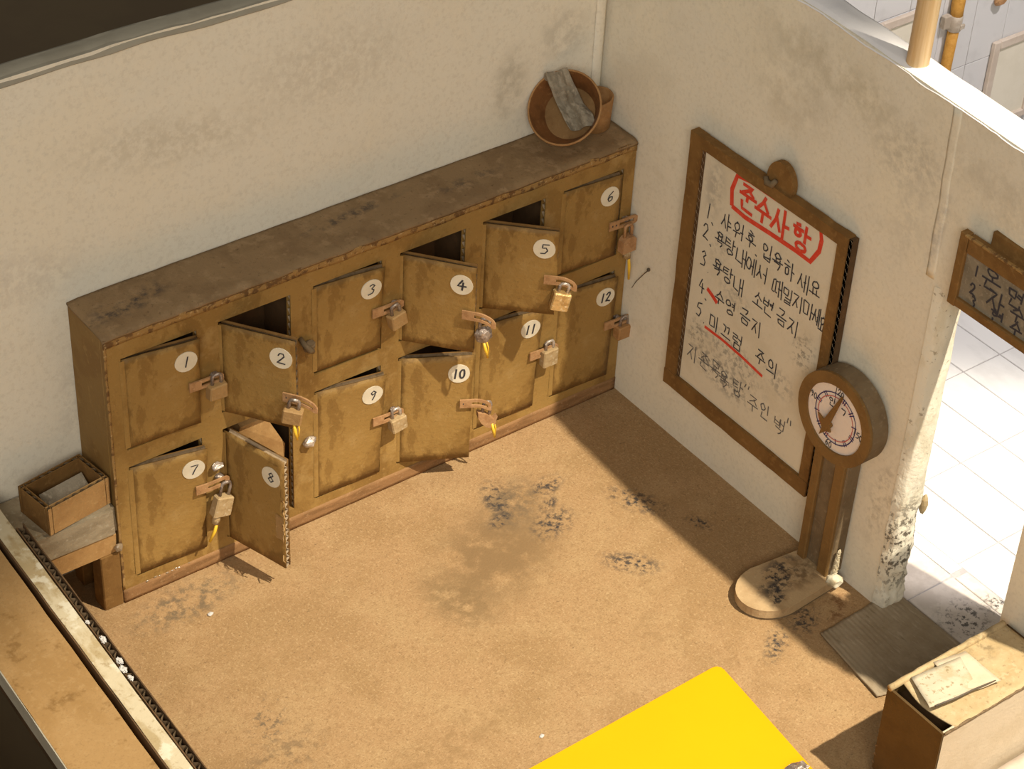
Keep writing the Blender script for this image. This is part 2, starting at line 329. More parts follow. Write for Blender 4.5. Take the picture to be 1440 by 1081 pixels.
# ------------------------------------------------------------------ mesh helpers
class MB:
    def __init__(self):
        self.v, self.f, self.mi, self.sm = [], [], [], []
        self.k = 0

    def add(self, vs, fs, mi=0, smooth=False):
        o = len(self.v)
        self.v += [tuple(p) for p in vs]
        for f in fs:
            self.f.append([i + o for i in f])
            self.mi.append(mi)
            self.sm.append(smooth)
        return self

    def box(self, x0, x1, y0, y1, z0, z1, bev=0.03, jit=0.0, mi=0, M4=None, seg=1):
        bm = bmesh.new()
        bmesh.ops.create_cube(bm, size=1)
        for w in bm.verts:
            w.co = Vector((x0 + (w.co.x + .5) * (x1 - x0), y0 + (w.co.y + .5) * (y1 - y0), z0 + (w.co.z + .5) * (z1 - z0)))
            if jit:
                w.co += Vector((rnd.uniform(-jit, jit), rnd.uniform(-jit, jit), rnd.uniform(-jit, jit)))
        if bev:
            bmesh.ops.bevel(bm, geom=bm.edges[:], offset=bev, segments=seg, affect='EDGES')
        self.frombm(bm, mi, M4)
        return self

    def frombm(self, bm, mi=0, M4=None, smooth=False):
        bm.verts.index_update()
        vs = [(M4 @ w.co) if M4 else w.co.copy() for w in bm.verts]
        self.add(vs, [[w.index for w in f.verts] for f in bm.faces], mi, smooth)
        bm.free()
        return self

    def quad(self, a, b, c, d, mi=0):
        return self.add([a, b, c, d], [[0, 1, 2, 3]], mi)

    def tube(self, pts, r, n=7, mi=0, caps=True, smooth=True):
        pts = [Vector(p) for p in pts]
        rs = r if isinstance(r, (list, tuple)) else [r] * len(pts)
        vs, fs = [], []
        up = None
        for i, p in enumerate(pts):
            d = (pts[min(i + 1, len(pts) - 1)] - pts[max(i - 1, 0)]).normalized()
            if up is None:
                up = d.orthogonal().normalized()
            up = (up - d * up.dot(d)).normalized()
            s = d.cross(up)
            for k in range(n):
                a = 2 * PI * k / n
                vs.append(p + (up * math.cos(a) + s * math.sin(a)) * rs[i])
        for i in range(len(pts) - 1):
            for k in range(n):
                fs.append([i * n + k, i * n + (k + 1) % n, (i + 1) * n + (k + 1) % n, (i + 1) * n + k])
        if caps:
            fs.append(list(range(n))[::-1])
            fs.append([(len(pts) - 1) * n + k for k in range(n)])
        return self.add(vs, fs, mi, smooth)

    def lathe(self, prof, n=28, M4=None, mi=0, wob=0.0, smooth=True, caps=True):
        vs, fs = [], []
        for j, (r, z) in enumerate(prof):
            for k in range(n):
                a = 2 * PI * k / n
                rr = r * (1 + wob * math.sin(2 * a + 1) + wob * .6 * math.sin(5 * a))
                p = Vector((rr * math.cos(a), rr * math.sin(a), z))
                vs.append(M4 @ p if M4 else p)
        for j in range(len(prof) - 1):
            for k in range(n):
                fs.append([j * n + k, j * n + (k + 1) % n, (j + 1) * n + (k + 1) % n, (j + 1) * n + k])
        if caps and prof[0][0] > 1e-6:
            fs.append(list(range(n))[::-1])
        if caps and prof[-1][0] > 1e-6:
            fs.append([(len(prof) - 1) * n + k for k in range(n)])
        return self.add(vs, fs, mi, smooth)

    def prism(self, pts, vec, mi=0):
        """polygon (3-D points) pushed along vec"""
        n = len(pts)
        vec = Vector(vec)
        vs = [Vector(p) for p in pts] + [Vector(p) + vec for p in pts]
        fs = [list(range(n))[::-1], [n + i for i in range(n)]]
        fs += [[i, (i + 1) % n, n + (i + 1) % n, n + i] for i in range(n)]
        return self.add(vs, fs, mi)

    def flute(self, p, length, thick, depth, period=0.42, mi=0, gap=0.0):
        """the zig-zag core of corrugated card: runs along `length`, swings across `thick`, reaches back along `depth`"""
        p, L, T, Dv = Vector(p), Vector(length), Vector(thick), Vector(depth)
        n = max(3, int(L.length / period * 4))
        vs, fs = [], []
        for i in range(n + 1):
            q = p + L * (i / n) + T * (.5 - .5 * math.cos(2 * PI * i / 4.0 + .6))
            vs += [q, q + Dv]
        for i in range(n):
            fs.append([2 * i, 2 * i + 1, 2 * i + 3, 2 * i + 2])
        return self.add(vs, fs, mi)

    def grid(self, fn, nu, nv, mi=0, smooth=True, thick=None):
        vs = [Vector(fn(i / nu, j / nv)) for j in range(nv + 1) for i in range(nu + 1)]
        w = nu + 1
        fs = [[j * w + i, j * w + i + 1, (j + 1) * w + i + 1, (j + 1) * w + i] for j in range(nv) for i in range(nu)]
        if thick is not None:
            t = Vector(thick)
            n0 = len(vs)
            vs += [v + t for v in vs]
            fs += [[n0 + q for q in f[::-1]] for f in fs[:]]
            rim = [i for i in range(nu)] + [nu + w * j for j in range(nv)] + [nv * w + i for i in range(nu, 0, -1)] + [w * j for j in range(nv, 0, -1)]
            for a, b in zip(rim, rim[1:] + rim[:1]):
                fs.append([b, a, n0 + a, n0 + b])
        return self.add(vs, fs, mi, smooth)

    def ribbon(self, pts, w, fn, mi=0, h=0.0):
        """a pen stroke: polyline in a plane (u, v); fn maps (u, v) to 3-D"""
        P = [Vector((a, b)) for a, b in pts]
        if len(P) < 2:
            return self
        self.k += 1
        c0, c1, c2 = Vector(fn(0, 0)), Vector(fn(1, 0)), Vector(fn(0, 1))
        lift = (c2 - c0).cross(c1 - c0).normalized() * (-.0016 * (self.k % 8))
        if lift.x > 0 or lift.y > 0.5 * abs(lift.x) and lift.y > 0:
            lift = -lift
        up_ = Vector((-1, 0, 0)) if abs((c1 - c0).x) < .5 * (c1 - c0).length else Vector((0, -1, 0))
        vs, fs = [], []
        for i, q in enumerate(P):
            d = P[min(i + 1, len(P) - 1)] - P[max(i - 1, 0)]
            if d.length < 1e-6:
                d = Vector((1, 0))
            d.normalize()
            nrm = Vector((-d.y, d.x)) * w * .5
            e = Vector((0, 0))
            closed = (P[0] - P[-1]).length < w
            if i == 0 and not closed:
                e = -d * w * .35
            if i == len(P) - 1 and not closed:
                e = d * w * .35
            li = lift + up_ * (.0003 * i)
            vs += [Vector(fn(*(q + nrm + e))) + li, Vector(fn(*(q - nrm + e))) + li]
        for i in range(len(P) - 1):
            fs.append([2 * i, 2 * i + 1, 2 * i + 3, 2 * i + 2])
        return self.add(vs, fs, mi)

    def build(self, name, mats, parent=None, kind=None, origin=None, fix=True):
        me = bpy.data.meshes.new(name)
        o = origin or (0, 0, 0)
        me.from_pydata([((x - o[0]) * S, (y - o[1]) * S, (z - o[2]) * S) for x, y, z in self.v], [], self.f)
        for m in (mats if isinstance(mats, (list, tuple)) else [mats]):
            me.materials.append(M[m])
        me.polygons.foreach_set('material_index', self.mi)
        me.polygons.foreach_set('use_smooth', self.sm)
        if fix:
            bm = bmesh.new()
            bm.from_mesh(me)
            bmesh.ops.recalc_face_normals(bm, faces=bm.faces[:])
            bm.to_mesh(me)
            bm.free()
        me.update()
        ob = bpy.data.objects.new(name, me)
        COL.objects.link(ob)
        if origin:
            ob.location = Vector(origin) * S
        if parent:
            ob.parent = parent
        if kind:
            ob['kind'] = kind
        return ob


def tag(o, label=None, cat=None, group=None, kind=None):
    if label:
        o['label'] = label
    if cat:
        o['category'] = cat
    if group:
        o['group'] = group
    if kind:
        o['kind'] = kind
    return o


def thing(name, label, cat, loc=(0, 0, 0), rot=(0, 0, 0), group=None, kind=None):
    e = bpy.data.objects.new(name, None)
    e.empty_display_size = 0.01
    COL.objects.link(e)
    e.location = Vector(loc) * S
    e.rotation_euler = rot
    return tag(e, label, cat, group, kind)


def sub(name, parent, loc=(0, 0, 0), rot=(0, 0, 0)):
    e = bpy.data.objects.new(name, None)
    COL.objects.link(e)
    e.parent = parent
    e.location = Vector(loc) * S
    e.rotation_euler = rot
    return e


def lump(mb, c, r, amp=.25, sc=2.0, mi=0, sub_=2, squash=(1, 1, 1), seed=0.0):
    bm = bmesh.new()
    bmesh.ops.create_icosphere(bm, subdivisions=sub_, radius=1)
    for w in bm.verts:
        k = 1 + amp * mnoise.noise(w.co * sc + Vector((seed, seed * 2.1, 0)))
        w.co = Vector((w.co.x * squash[0], w.co.y * squash[1], w.co.z * squash[2])) * r * k + Vector(c)
    return mb.frombm(bm, mi)


def nz(*a):
    return mnoise.noise(Vector(a))


# ------------------------------------------------------------------ handwriting
_LJ = 'ㄱㄲㄴㄷㄸㄹㅁㅂㅃㅅㅆㅇㅈㅉㅊㅋㅌㅍㅎ'
_VJ = 'ㅏㅐㅑㅒㅓㅔㅕㅖㅗㅘㅙㅚㅛㅜㅝㅞㅟㅠㅡㅢㅣ'
_TJ = ['', 'ㄱ', 'ㄲ', 'ㄳ', 'ㄴ', 'ㄵ', 'ㄶ', 'ㄷ', 'ㄹ', 'ㄺ', 'ㄻ', 'ㄼ', 'ㄽ', 'ㄾ', 'ㄿ', 'ㅀ', 'ㅁ', 'ㅂ', 'ㅄ', 'ㅅ', 'ㅆ', 'ㅇ', 'ㅈ', 'ㅊ', 'ㅋ', 'ㅌ', 'ㅍ', 'ㅎ']


def circ(cx, cy, rx, ry, n=12, a0=PI / 2, sweep=2 * PI):
    return [(cx + rx * math.cos(a0 + sweep * i / n), cy + ry * math.sin(a0 + sweep * i / n)) for i in range(n + 1)]


CONS = {
    'ㄱ': [[(0, 1), (.9, 1), (.85, .5), (.6, 0)]],
    'ㄴ': [[(0, 1), (0, .08), (1, 0)]],
    'ㄷ': [[(.95, 1), (.05, .95), (0, .05), (1, 0)]],
    'ㄹ': [[(0, 1), (.9, 1), (.9, .55), (.05, .5), (.02, .02), (1, 0)]],
    'ㅁ': [[(0, 1), (.05, 0), (.95, 0), (1, .95), (0, 1)]],
    'ㅂ': [[(0, 1), (.05, 0), (.95, 0), (1, 1)], [(.03, .5), (.97, .5)]],
    'ㅅ': [[(.55, 1), (.4, .5), (0, 0)], [(.48, .65), (1, 0)]],
    'ㅇ': [circ(.5, .5, .45, .48)],
    'ㅈ': [[(0, 1), (.95, .98), (.5, .5), (0, 0)], [(.55, .55), (1, 0)]],
    'ㅊ': [[(.4, 1.15), (.6, 1.05)], [(0, .9), (.95, .88), (.5, .45), (0, 0)], [(.55, .5), (1, 0)]],
    'ㅌ': [[(.95, 1), (.05, 1), (0, 0), (1, 0)], [(.03, .5), (.9, .5)]],
    'ㅎ': [[(.35, 1.1), (.65, 1.05)], [(0, .78), (1, .78)], circ(.5, .3, .34, .32)],
}
for d_, s_ in (('ㄲ', 'ㄱ'), ('ㄸ', 'ㄷ')):
    CONS[d_] = [[(x * .42 + k * .55, y) for x, y in st] for k in (0, 1) for st in CONS[s_]]
VERT = {
    'ㅏ': [[(.35, 1), (.35, 0)], [(.35, .5), (1, .5)]], 'ㅑ': [[(.35, 1), (.35, 0)], [(.35, .62), (1, .62)], [(.35, .38), (1, .38)]],
    'ㅓ': [[(.8, 1), (.8, 0)], [(.1, .5), (.8, .5)]], 'ㅕ': [[(.8, 1), (.8, 0)], [(.1, .62), (.8, .62)], [(.1, .38), (.8, .38)]],
    'ㅣ': [[(.5, 1), (.5, 0)]], 'ㅐ': [[(.15, 1), (.15, 0)], [(.15, .5), (.85, .5)], [(.85, 1.05), (.85, -.05)]],
    'ㅔ': [[(0, .5), (.4, .5)], [(.4, 1), (.4, 0)], [(.9, 1.05), (.9, -.05)]],
}
HORI = {
    'ㅗ': [[(.5, 1), (.5, .2)], [(0, .2), (1, .2)]], 'ㅛ': [[(.32, 1), (.32, .2)], [(.68, 1), (.68, .2)], [(0, .2), (1, .2)]],
    'ㅜ': [[(0, .85), (1, .85)], [(.5, .85), (.48, 0)]], 'ㅡ': [[(0, .5), (1, .5)]],
}
COMP = {'ㅝ': ('ㅜ', 'ㅓ'), 'ㅢ': ('ㅡ', 'ㅣ'), 'ㅟ': ('ㅜ', 'ㅣ'), 'ㅘ': ('ㅗ', 'ㅏ')}


def fit(strokes, x0, y0, x1, y1):
    return [[(x0 + x * (x1 - x0), y0 + y * (y1 - y0)) for x, y in s] for s in strokes]


DIG = {
    '0': [circ(.5, .5, .38, .5)], '1': [[(.5, 1), (.45, 0)]],
    '2': [[(.1, .78), (.3, .98), (.65, .98), (.8, .72), (.5, .4), (.08, .02), (.5, .06), (.95, 0)]],
    '3': [[(.15, .92), (.5, 1), (.78, .82), (.45, .56), (.8, .36), (.65, .06), (.1, .02)]],
    '4': [[(.45, 1), (.05, .4), (.95, .38)], [(.62, .75), (.6, 0)]],
    '5': [[(.9, 1), (.25, .97), (.2, .58), (.65, .62), (.88, .35), (.6, .02), (.1, .05)]],
    '6': [[(.7, 1), (.3, .65), (.15, .3), (.4, 0), (.78, .14), (.75, .42), (.42, .5), (.18, .3)]],
    '7': [[(.05, .95), (.9, .95), (.55, .45), (.4, 0)]],
    '8': [[(.5, .52), (.2, .75), (.5, 1), (.8, .76), (.5, .52), (.15, .25), (.5, 0), (.85, .25), (.5, .52)]],
    '9': [[(.8, .75), (.5, .98), (.2, .75), (.45, .52), (.8, .72), (.7, .3), (.5, 0)]],
    '"': [[(.3, 1), (.25, .7)], [(.6, 1), (.55, .7)]], '.': [[(.45, .05), (.55, .0)]],
}


def glyph(ch):
    """strokes of one handwritten character in a unit box"""
    if ch in DIG:
        return DIG[ch]
    if ch in CONS:
        return CONS[ch]
    k = ord(ch) - 0xAC00
    L, V, T = _LJ[k // 588], _VJ[(k % 588) // 28], _TJ[k % 28]
    out = []
    bot = .40 if T else 0.0
    if V in VERT:
        out += fit(CONS[L], 0, bot + .12, .52, .95)
        out += fit(VERT[V], .58, bot + (.02 if T else -.08), 1.02, 1.05)
    elif V in HORI:
        if T:
            out += fit(CONS[L], .18, .68, .82, 1.0) + fit(HORI[V], 0, .38, 1, .66)
        else:
            out += fit(CONS[L], .18, .50, .82, 1.0) + fit(HORI[V], 0, 0, 1, .46)
    else:
        h, v = COMP[V]
        out += fit(CONS[L], .1, bot + .42, .6, 1.0) + fit(HORI[h], 0, bot, .68, bot + .38) + fit(VERT[v], .66, bot - .05, 1.05, 1.05)
    if T:
        out += fit(CONS[T], .2, -.02, .85, .32)
    return out


def write(mb, ch, cx, cy, w, h, pen, fn, mi=0, jit=.035, slant=0.0):
    r = random.Random(hash((round(cx, 2), round(cy, 2))) & 0xffff)
    for st in glyph(ch):
        pts = []
        for x, y in st:
            x += r.uniform(-jit, jit)
            y += r.uniform(-jit, jit)
            pts.append((cx + (x - .5) * w + slant * (y - .5) * h, cy + (y - .5) * h))
        # a light smoothing so that the strokes look drawn
        q = [pts[0]]
        for a, b in zip(pts, pts[1:]):
            q += [(a[0] * .5 + b[0] * .5, a[1] * .5 + b[1] * .5), b]
        mb.ribbon(q, pen, fn, mi)


# ================================================================== the setting
D, H = 2.63, 12.69       # locker bank: depth and height
HW = 22.33               # wall height

# dark tabletop the model stands on
g = MB().box(-160, 190, -120, 230, -3.0, -.9, bev=0)
g.build('ground', 'ground', kind='structure')['label'] = 'dark tabletop under the cardboard model'

# kraft floor
f = MB().box(-28.7, 1.26, -45, .9, -.55, 0, bev=.02)
fl = f.build('floor', 'floor', kind='structure')
fl['label'] = 'stained kraft cardboard floor'


# back wall: a slab with a wavy paper-covered top
def slab_x(xa, xb, za, zb, y, t, nx, nzz, bulge, topw):
    mb = MB()

    def P(u, v, back):
        x = xa + (xb - xa) * u
        z = za + (zb - za) * v
        z += topw(x) * v
        yy = y + bulge(x, z) + (t if back else 0)
        return Vector((x, yy, z))
    mb.grid(lambda u, v: P(u, v, False), nx, nzz, smooth=True)
    mb.grid(lambda u, v: P(u, v, True), nx, nzz, smooth=True)
    for v in (0, 1):
        mb.grid(lambda u, w: P(u, v, False).lerp(P(u, v, True), w), nx, 1, mi=1 if v else 0, smooth=False)
    for u in (0, 1):
        mb.grid(lambda w, v: P(u, v, False).lerp(P(u, v, True), w), 1, nzz, smooth=False)
    return mb


wb = slab_x(-46, 0.0, -.5, 22.15, 0.0, .85, 60, 16,
            lambda x, z: .05 * nz(x * .3, z * .3, 2) + .02 * nz(x * 1.1, z * 1.1, 7), lambda x: .12 * nz(x * .28, 3.3, 0) + .05 * nz(x * .9, 1, 0))
wbo = wb.build('wall_back', ['wall_back', 'paper_grey'], kind='structure')
wbo['label'] = 'cream painted paper wall behind the lockers'
# folded paper lip along the wall's top
cap = MB()
cap.grid(lambda u, v: (-46 + 46 * u, -.09 + v * 1.0 + .02 * nz(u * 40, v, 5),
                       22.12 + .12 * nz((-46 + 46 * u) * .28, 3.3, 0) + .05 * math.sin(v * PI) + .03 * nz(u * 12, v * 3, 6) - (.20 + .16 * nz(u * 16, 8, 1)) * (1 - v) ** 8), 90, 8, thick=(0, 0, .02))
cap.build('top_paper', 'paper_grey', wbo)
# paper strip folded into the corner
cs = MB()
cs.grid(lambda u, v: (-.50 + .5 * u, -.04 - .07 * math.sin(u * PI) + .01 * nz(v * 9, u, 2), H + .2 + v * (22.0 - H)), 5, 16, thick=(0, .02, 0))
cs.build('corner_paper', 'paper_grey', wbo) if False else cs.build('corner_paper', 'wall_back', wbo)


# right wall: bows a little towards its top, with the doorway cut out
def wx(y, z):
    k = max(0.0, min(1.0, z / HW)) ** 2
    t = max(-22.0, min(-9.0, y))
    bow = .34 - (.34 + .26) * ((-t - 11.0) / 10.0 if t < -11 else 0.0)
    if t > -11:
        bow = .34 * max(0, (-t) / 11.0)
    return bow * k + .03 * nz(y * .35, z * .35, 9)


def slab_y(ya, yb, za, zb, t, ny, nzz):
    mb = MB()

    def P(u, v, back):
        yy = ya + (yb - ya) * u
        z = za + (zb - za) * v
        return Vector((wx(yy, z) + (t if back else 0), yy, z))
    mb.grid(lambda u, v: P(u, v, False), ny, nzz)
    mb.grid(lambda u, v: P(u, v, True), ny, nzz)
    for v in (0, 1):
        mb.grid(lambda u, w: P(u, v, False).lerp(P(u, v, True), w), ny, 1, smooth=False)
    for u in (0, 1):
        mb.grid(lambda w, v: P(u, v, False).lerp(P(u, v, True), w), 1, nzz, smooth=False)
    return mb


WT = 1.15
JY = -19.0
wr = slab_y(.85, JY, -.5, HW, WT, 40, 40)
WE = -30.3
l2 = slab_y(JY, WE, 15.3, HW, WT, 24, 12)
wr.add(l2.v, l2.f, 0, True)
j2 = slab_y(-24.62, WE, -.5, 15.3, WT, 8, 16)
wr.add(j2.v, j2.f, 0, True)
wro = wr.build('wall_right', 'wall_right', kind='structure')
wro['label'] = 'cream painted paper wall with the doorway, notice board and scale'
# white paper folded over the top
cp = MB()


def capf(u, v):
    y = .9 - 31.2 * u
    x = wx(y, HW) - .05 + v * (WT + .12) + .03 * nz(y * .8, v, 3)
    z = HW + .03 + .05 * nz(y * .5, v * 2, 4) + .10 * math.sin(v * PI)
    drop = (.10 + .10 * max(0, nz(y * .7, 6, 1)) + .03 * nz(y * 3, 2, 1))
    if v < .08:
        z -= drop
    return (x, y, z)


cp.grid(capf, 110, 14, thick=(0, 0, .015))
cp.build('top_paper', 'paper_white', wro)
# torn cream paper on the doorway's jamb
jm = MB()


def jf(u, v):
    z = -.02 + v * 15.35
    low = max(0.0, 1 - z / 7.5)
    a = u * 2 - 1
    x = wx(JY, z) + WT * .5 + a * (WT * .5 + .05) + .10 * low * nz(z * 1.4, u * 3, 4)
    y = JY - .12 - .16 * math.cos(a * PI / 2) - .22 * low * abs(nz(z * 1.3, u * 2.5, 8)) - .06 * nz(z * .8, u * 2, 5) + .12 * low * nz(z * 4, u * 5, 1)
    if abs(a) > .97:
        y = JY + .25
    return (x, y, z)


jm.grid(jf, 16, 110)
jm.build('jamb_paper', 'torn', wro)
ch = MB()
lump(ch, (WT + .12, JY - .2, 4.9), .32, .2, 2, 0, 2, (.5, .5, 1.5))
ch.build('paint_blister', 'cream', wro)
sm_ = MB()
sm_.grid(lambda u, v: (wx(-18.2, 15.5 + v * 6.4) - .02 - .02 * math.sin(u * PI), -18.05 - .40 * u + .12 * (1 - v) - .6 * (1 - v) * .5 + .06 * nz(v * 6, 1, 1), 15.5 + v * 6.75), 4, 20, thick=(.02, 0, 0))
sm_.build('paper_seam', 'wall_right', wro)
pt = MB()
pt.prism([(-.04, -18.75, 15.4), (-.04, -19.2, 15.75), (-.04, -19.65, 15.1), (-.04, -19.2, 14.6)], (.03, 0, 0))
pt.build('paper_flap', 'torn', wro)

# ------------------------------------------------------------------ tiled room next door
tf = MB().box(1.27, 40, -30, .85, -.6, -.05, bev=0)
tfo = tf.build('floor', 'grout', kind='structure')
tfo['label'] = 'white tiled floor seen through the doorway'
TM = MB().box(-1.13, 1.13, -2.16, 2.16, -.06, .0, bev=.02).build('tile', 'tile', tfo)
first = True
for i in range(7):
    for j in range(6):
        o = TM if first else TM.copy()
        if not first:
            COL.objects.link(o)
        first = False
        o.location = Vector((4.47 + 2.325 * (i + .5), -1.5 - 4.38 * j + 2.19 - 2.19 * 0, -.02 + .015 * rnd.random())) * S
        o.rotation_euler = (0, 0, rnd.uniform(-.004, .004))
th = MB()
for j, (ya, yb) in enumerate(((-29.9, -24.3), (-24.2, -19.45), (-19.36, -14.6), (-14.5, -10), (-9.9, -5), (-4.9, -.2))):
    t = MB().box(1.33, 3.74, ya, yb, -.06, .0, bev=.02, jit=.03)
    t.build('threshold_tile', 'tile_dirty', tfo)
    t = MB().box(3.79, 4.45, ya + .1, yb - .1, -.06, -.01, bev=.02, jit=.03)
    t.build('threshold_tile', 'tile_dirty' if yb < -19 else 'tile', tfo)

tw = MB().box(1.20, 40, 0.02, .85, -.6, 16.5, bev=0)
two = tw.build('wall_tiled', 'grout', kind='structure')
two['label'] = 'white tiled wall of the next room behind the right wall'
TM2 = MB().box(-1.12, 1.12, -.05, .03, -2.08, 2.08, bev=.015).build('tile', 'tile', two)
first = True
for i in range(13):
    for j in range(4):
        o = TM2 if first else TM2.copy()
        if not first:
            COL.objects.link(o)
        first = False
        o.location = Vector((2.0 + 2.28 * (i + .5) - .05, .02 + rnd.uniform(0, .015), 7.8 - 4.2 * 1.5 + 4.2 * j)) * S
        o.rotation_euler = (0, rnd.uniform(-.004, .004), 0)

# unseen wall behind the doorway's far jamb, added to shade the threshold tiles
we = MB().box(WT, 4.3, -25.3, -24.7, -.5, 14.0, bev=.05)
we.build('shade_wall', 'wall_right', kind='structure')['label'] = 'unseen cream wall return added to shade the threshold tiles'

# ================================================================== the locker bank
HX = [-23.35, -19.40, -15.35, -11.47, -7.60, -3.66]      # hinge lines
OW = 3.06                                                # opening width
Z0, Z1, Z2, Z3 = 1.05, 6.50, 7.30, 11.50
XL, XR = -23.97, 0.0 - .04
lk = thing('locker_bank', 'long ochre-painted cardboard locker bank with twelve numbered doors against the back wall', 'lockers', (-12, -1.3, 0))
LO = (-12, -1.3, 0)


def lpart(mb, name, mats, kind=None):
    ob = mb.build(name, mats, None)
    ob.parent = lk
    ob.location = -Vector(LO) * S
    if kind:
        ob['kind'] = kind
    return ob


# front frame: corrugated sheet with twelve openings; two liners and the core showing on the cut edges
FT = .30
fr = MB()
for a, b, zz0, zz1 in ([(XL, HX[0], 0.6, H - .15), (HX[5] + OW, XR, .6, H - .15)] + [(HX[i] + OW, HX[i + 1], .6, H - .15) for i in range(5)]):
    fr.box(a, b, -D, -D + .05, zz0, zz1, bev=0)
    fr.box(a, b, -D + FT - .05, -D + FT, zz0, zz1, bev=0)
    fr.box(a + .14, b - .02, -D + .05, -D + FT - .05, zz0, zz1, bev=0)
for i in range(6):
    for za, zb in ((.6, Z0), (Z1, Z2), (Z3, H - .15)):
        fr.box(HX[i], HX[i] + OW, -D, -D + FT, za, zb, bev=0)
lpart(fr, 'front_frame', 'ochre')
co = MB()
for i in range(6):
    a = HX[i] + OW
    co.flute((a + .01, -D + .05, Z0), (0, 0, H - 1.3), (0, FT - .1, 0), (.12, 0, 0), period=.34)
lpart(co, 'corrugated_edge', 'flute')
# carcass: sides, back, dividers, shelf
sd = MB().box(XL, XL + .12, -D, -.03, 0, H - .12, bev=.03, jit=.015)
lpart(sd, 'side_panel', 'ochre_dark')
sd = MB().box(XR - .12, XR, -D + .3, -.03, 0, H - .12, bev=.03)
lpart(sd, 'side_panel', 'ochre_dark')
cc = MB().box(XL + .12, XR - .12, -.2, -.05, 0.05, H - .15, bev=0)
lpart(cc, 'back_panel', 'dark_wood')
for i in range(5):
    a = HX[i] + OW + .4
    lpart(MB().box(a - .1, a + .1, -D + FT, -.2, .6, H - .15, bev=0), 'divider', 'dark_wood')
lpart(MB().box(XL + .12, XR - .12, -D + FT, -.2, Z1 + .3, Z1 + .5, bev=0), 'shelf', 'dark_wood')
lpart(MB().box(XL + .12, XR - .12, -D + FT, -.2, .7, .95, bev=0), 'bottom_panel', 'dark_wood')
# top board, slightly lumpy with worn edges
tp = MB()
tp.grid(lambda u, v: (XL - .04 + (XR - XL + .05) * u + .02 * nz(v * 3, u * 30, 1), -D - .05 + (D + .0) * v + .035 * nz(u * 26, v, 2) * (1 - v),
                      H - .10 - (.12 + .04 * nz(u * 30, 1, 1)) * max(0, 1 - v * 14) + .03 * nz(u * 18, v * 2, 4) - .06 * max(0, 1 - u * 50)), 110, 18, thick=(0, 0, .10))
lpart(tp, 'top_panel', 'locker_top')
ew = MB()
ew.grid(lambda u, v: (XL - .03 + (XR - XL + .03) * u, -D - .035 - .02 * nz(u * 40, v * 2, 3), H - .50 - .10 * nz(u * 16, 2, 2) + (.36 + .06 * nz(u * 26, 7, 2)) * v), 110, 3, thick=(0, .03, 0))
lpart(ew, 'worn_top_edge', 'edge_worn')
ew = MB()
ew.grid(lambda u, v: (XL - .03 - .02 * nz(u * 10, v, 1) + .10 * v, -D - .03 + .03 * nz(u * 12, v, 4), .7 + (H - 1.0) * u), 50, 2, thick=(0, .03, 0))
lpart(ew, 'worn_side_edge', 'edge_worn')
pl = MB()
pl.grid(lambda u, v: (XL + (XR - XL) * u, -D - .04 + .012 * nz(u * 30, v * 3, 3), .0 + (.64 + .025 * nz(u * 24, 2, 9)) * v), 90, 4, thick=(0, .30, 0))
lpart(pl, 'plinth_strip', 'strip')
gl = MB()
for k in range(10):
    lump(gl, (-23.0 + rnd.random() * 1.9, -D - .05, .66 + rnd.uniform(-.03, .03)), rnd.uniform(.02, .05), .4, 3, 0, 1, (1.8, .5, .6), k)
lpart(gl, 'glue_beads', 'glue', 'stuff')


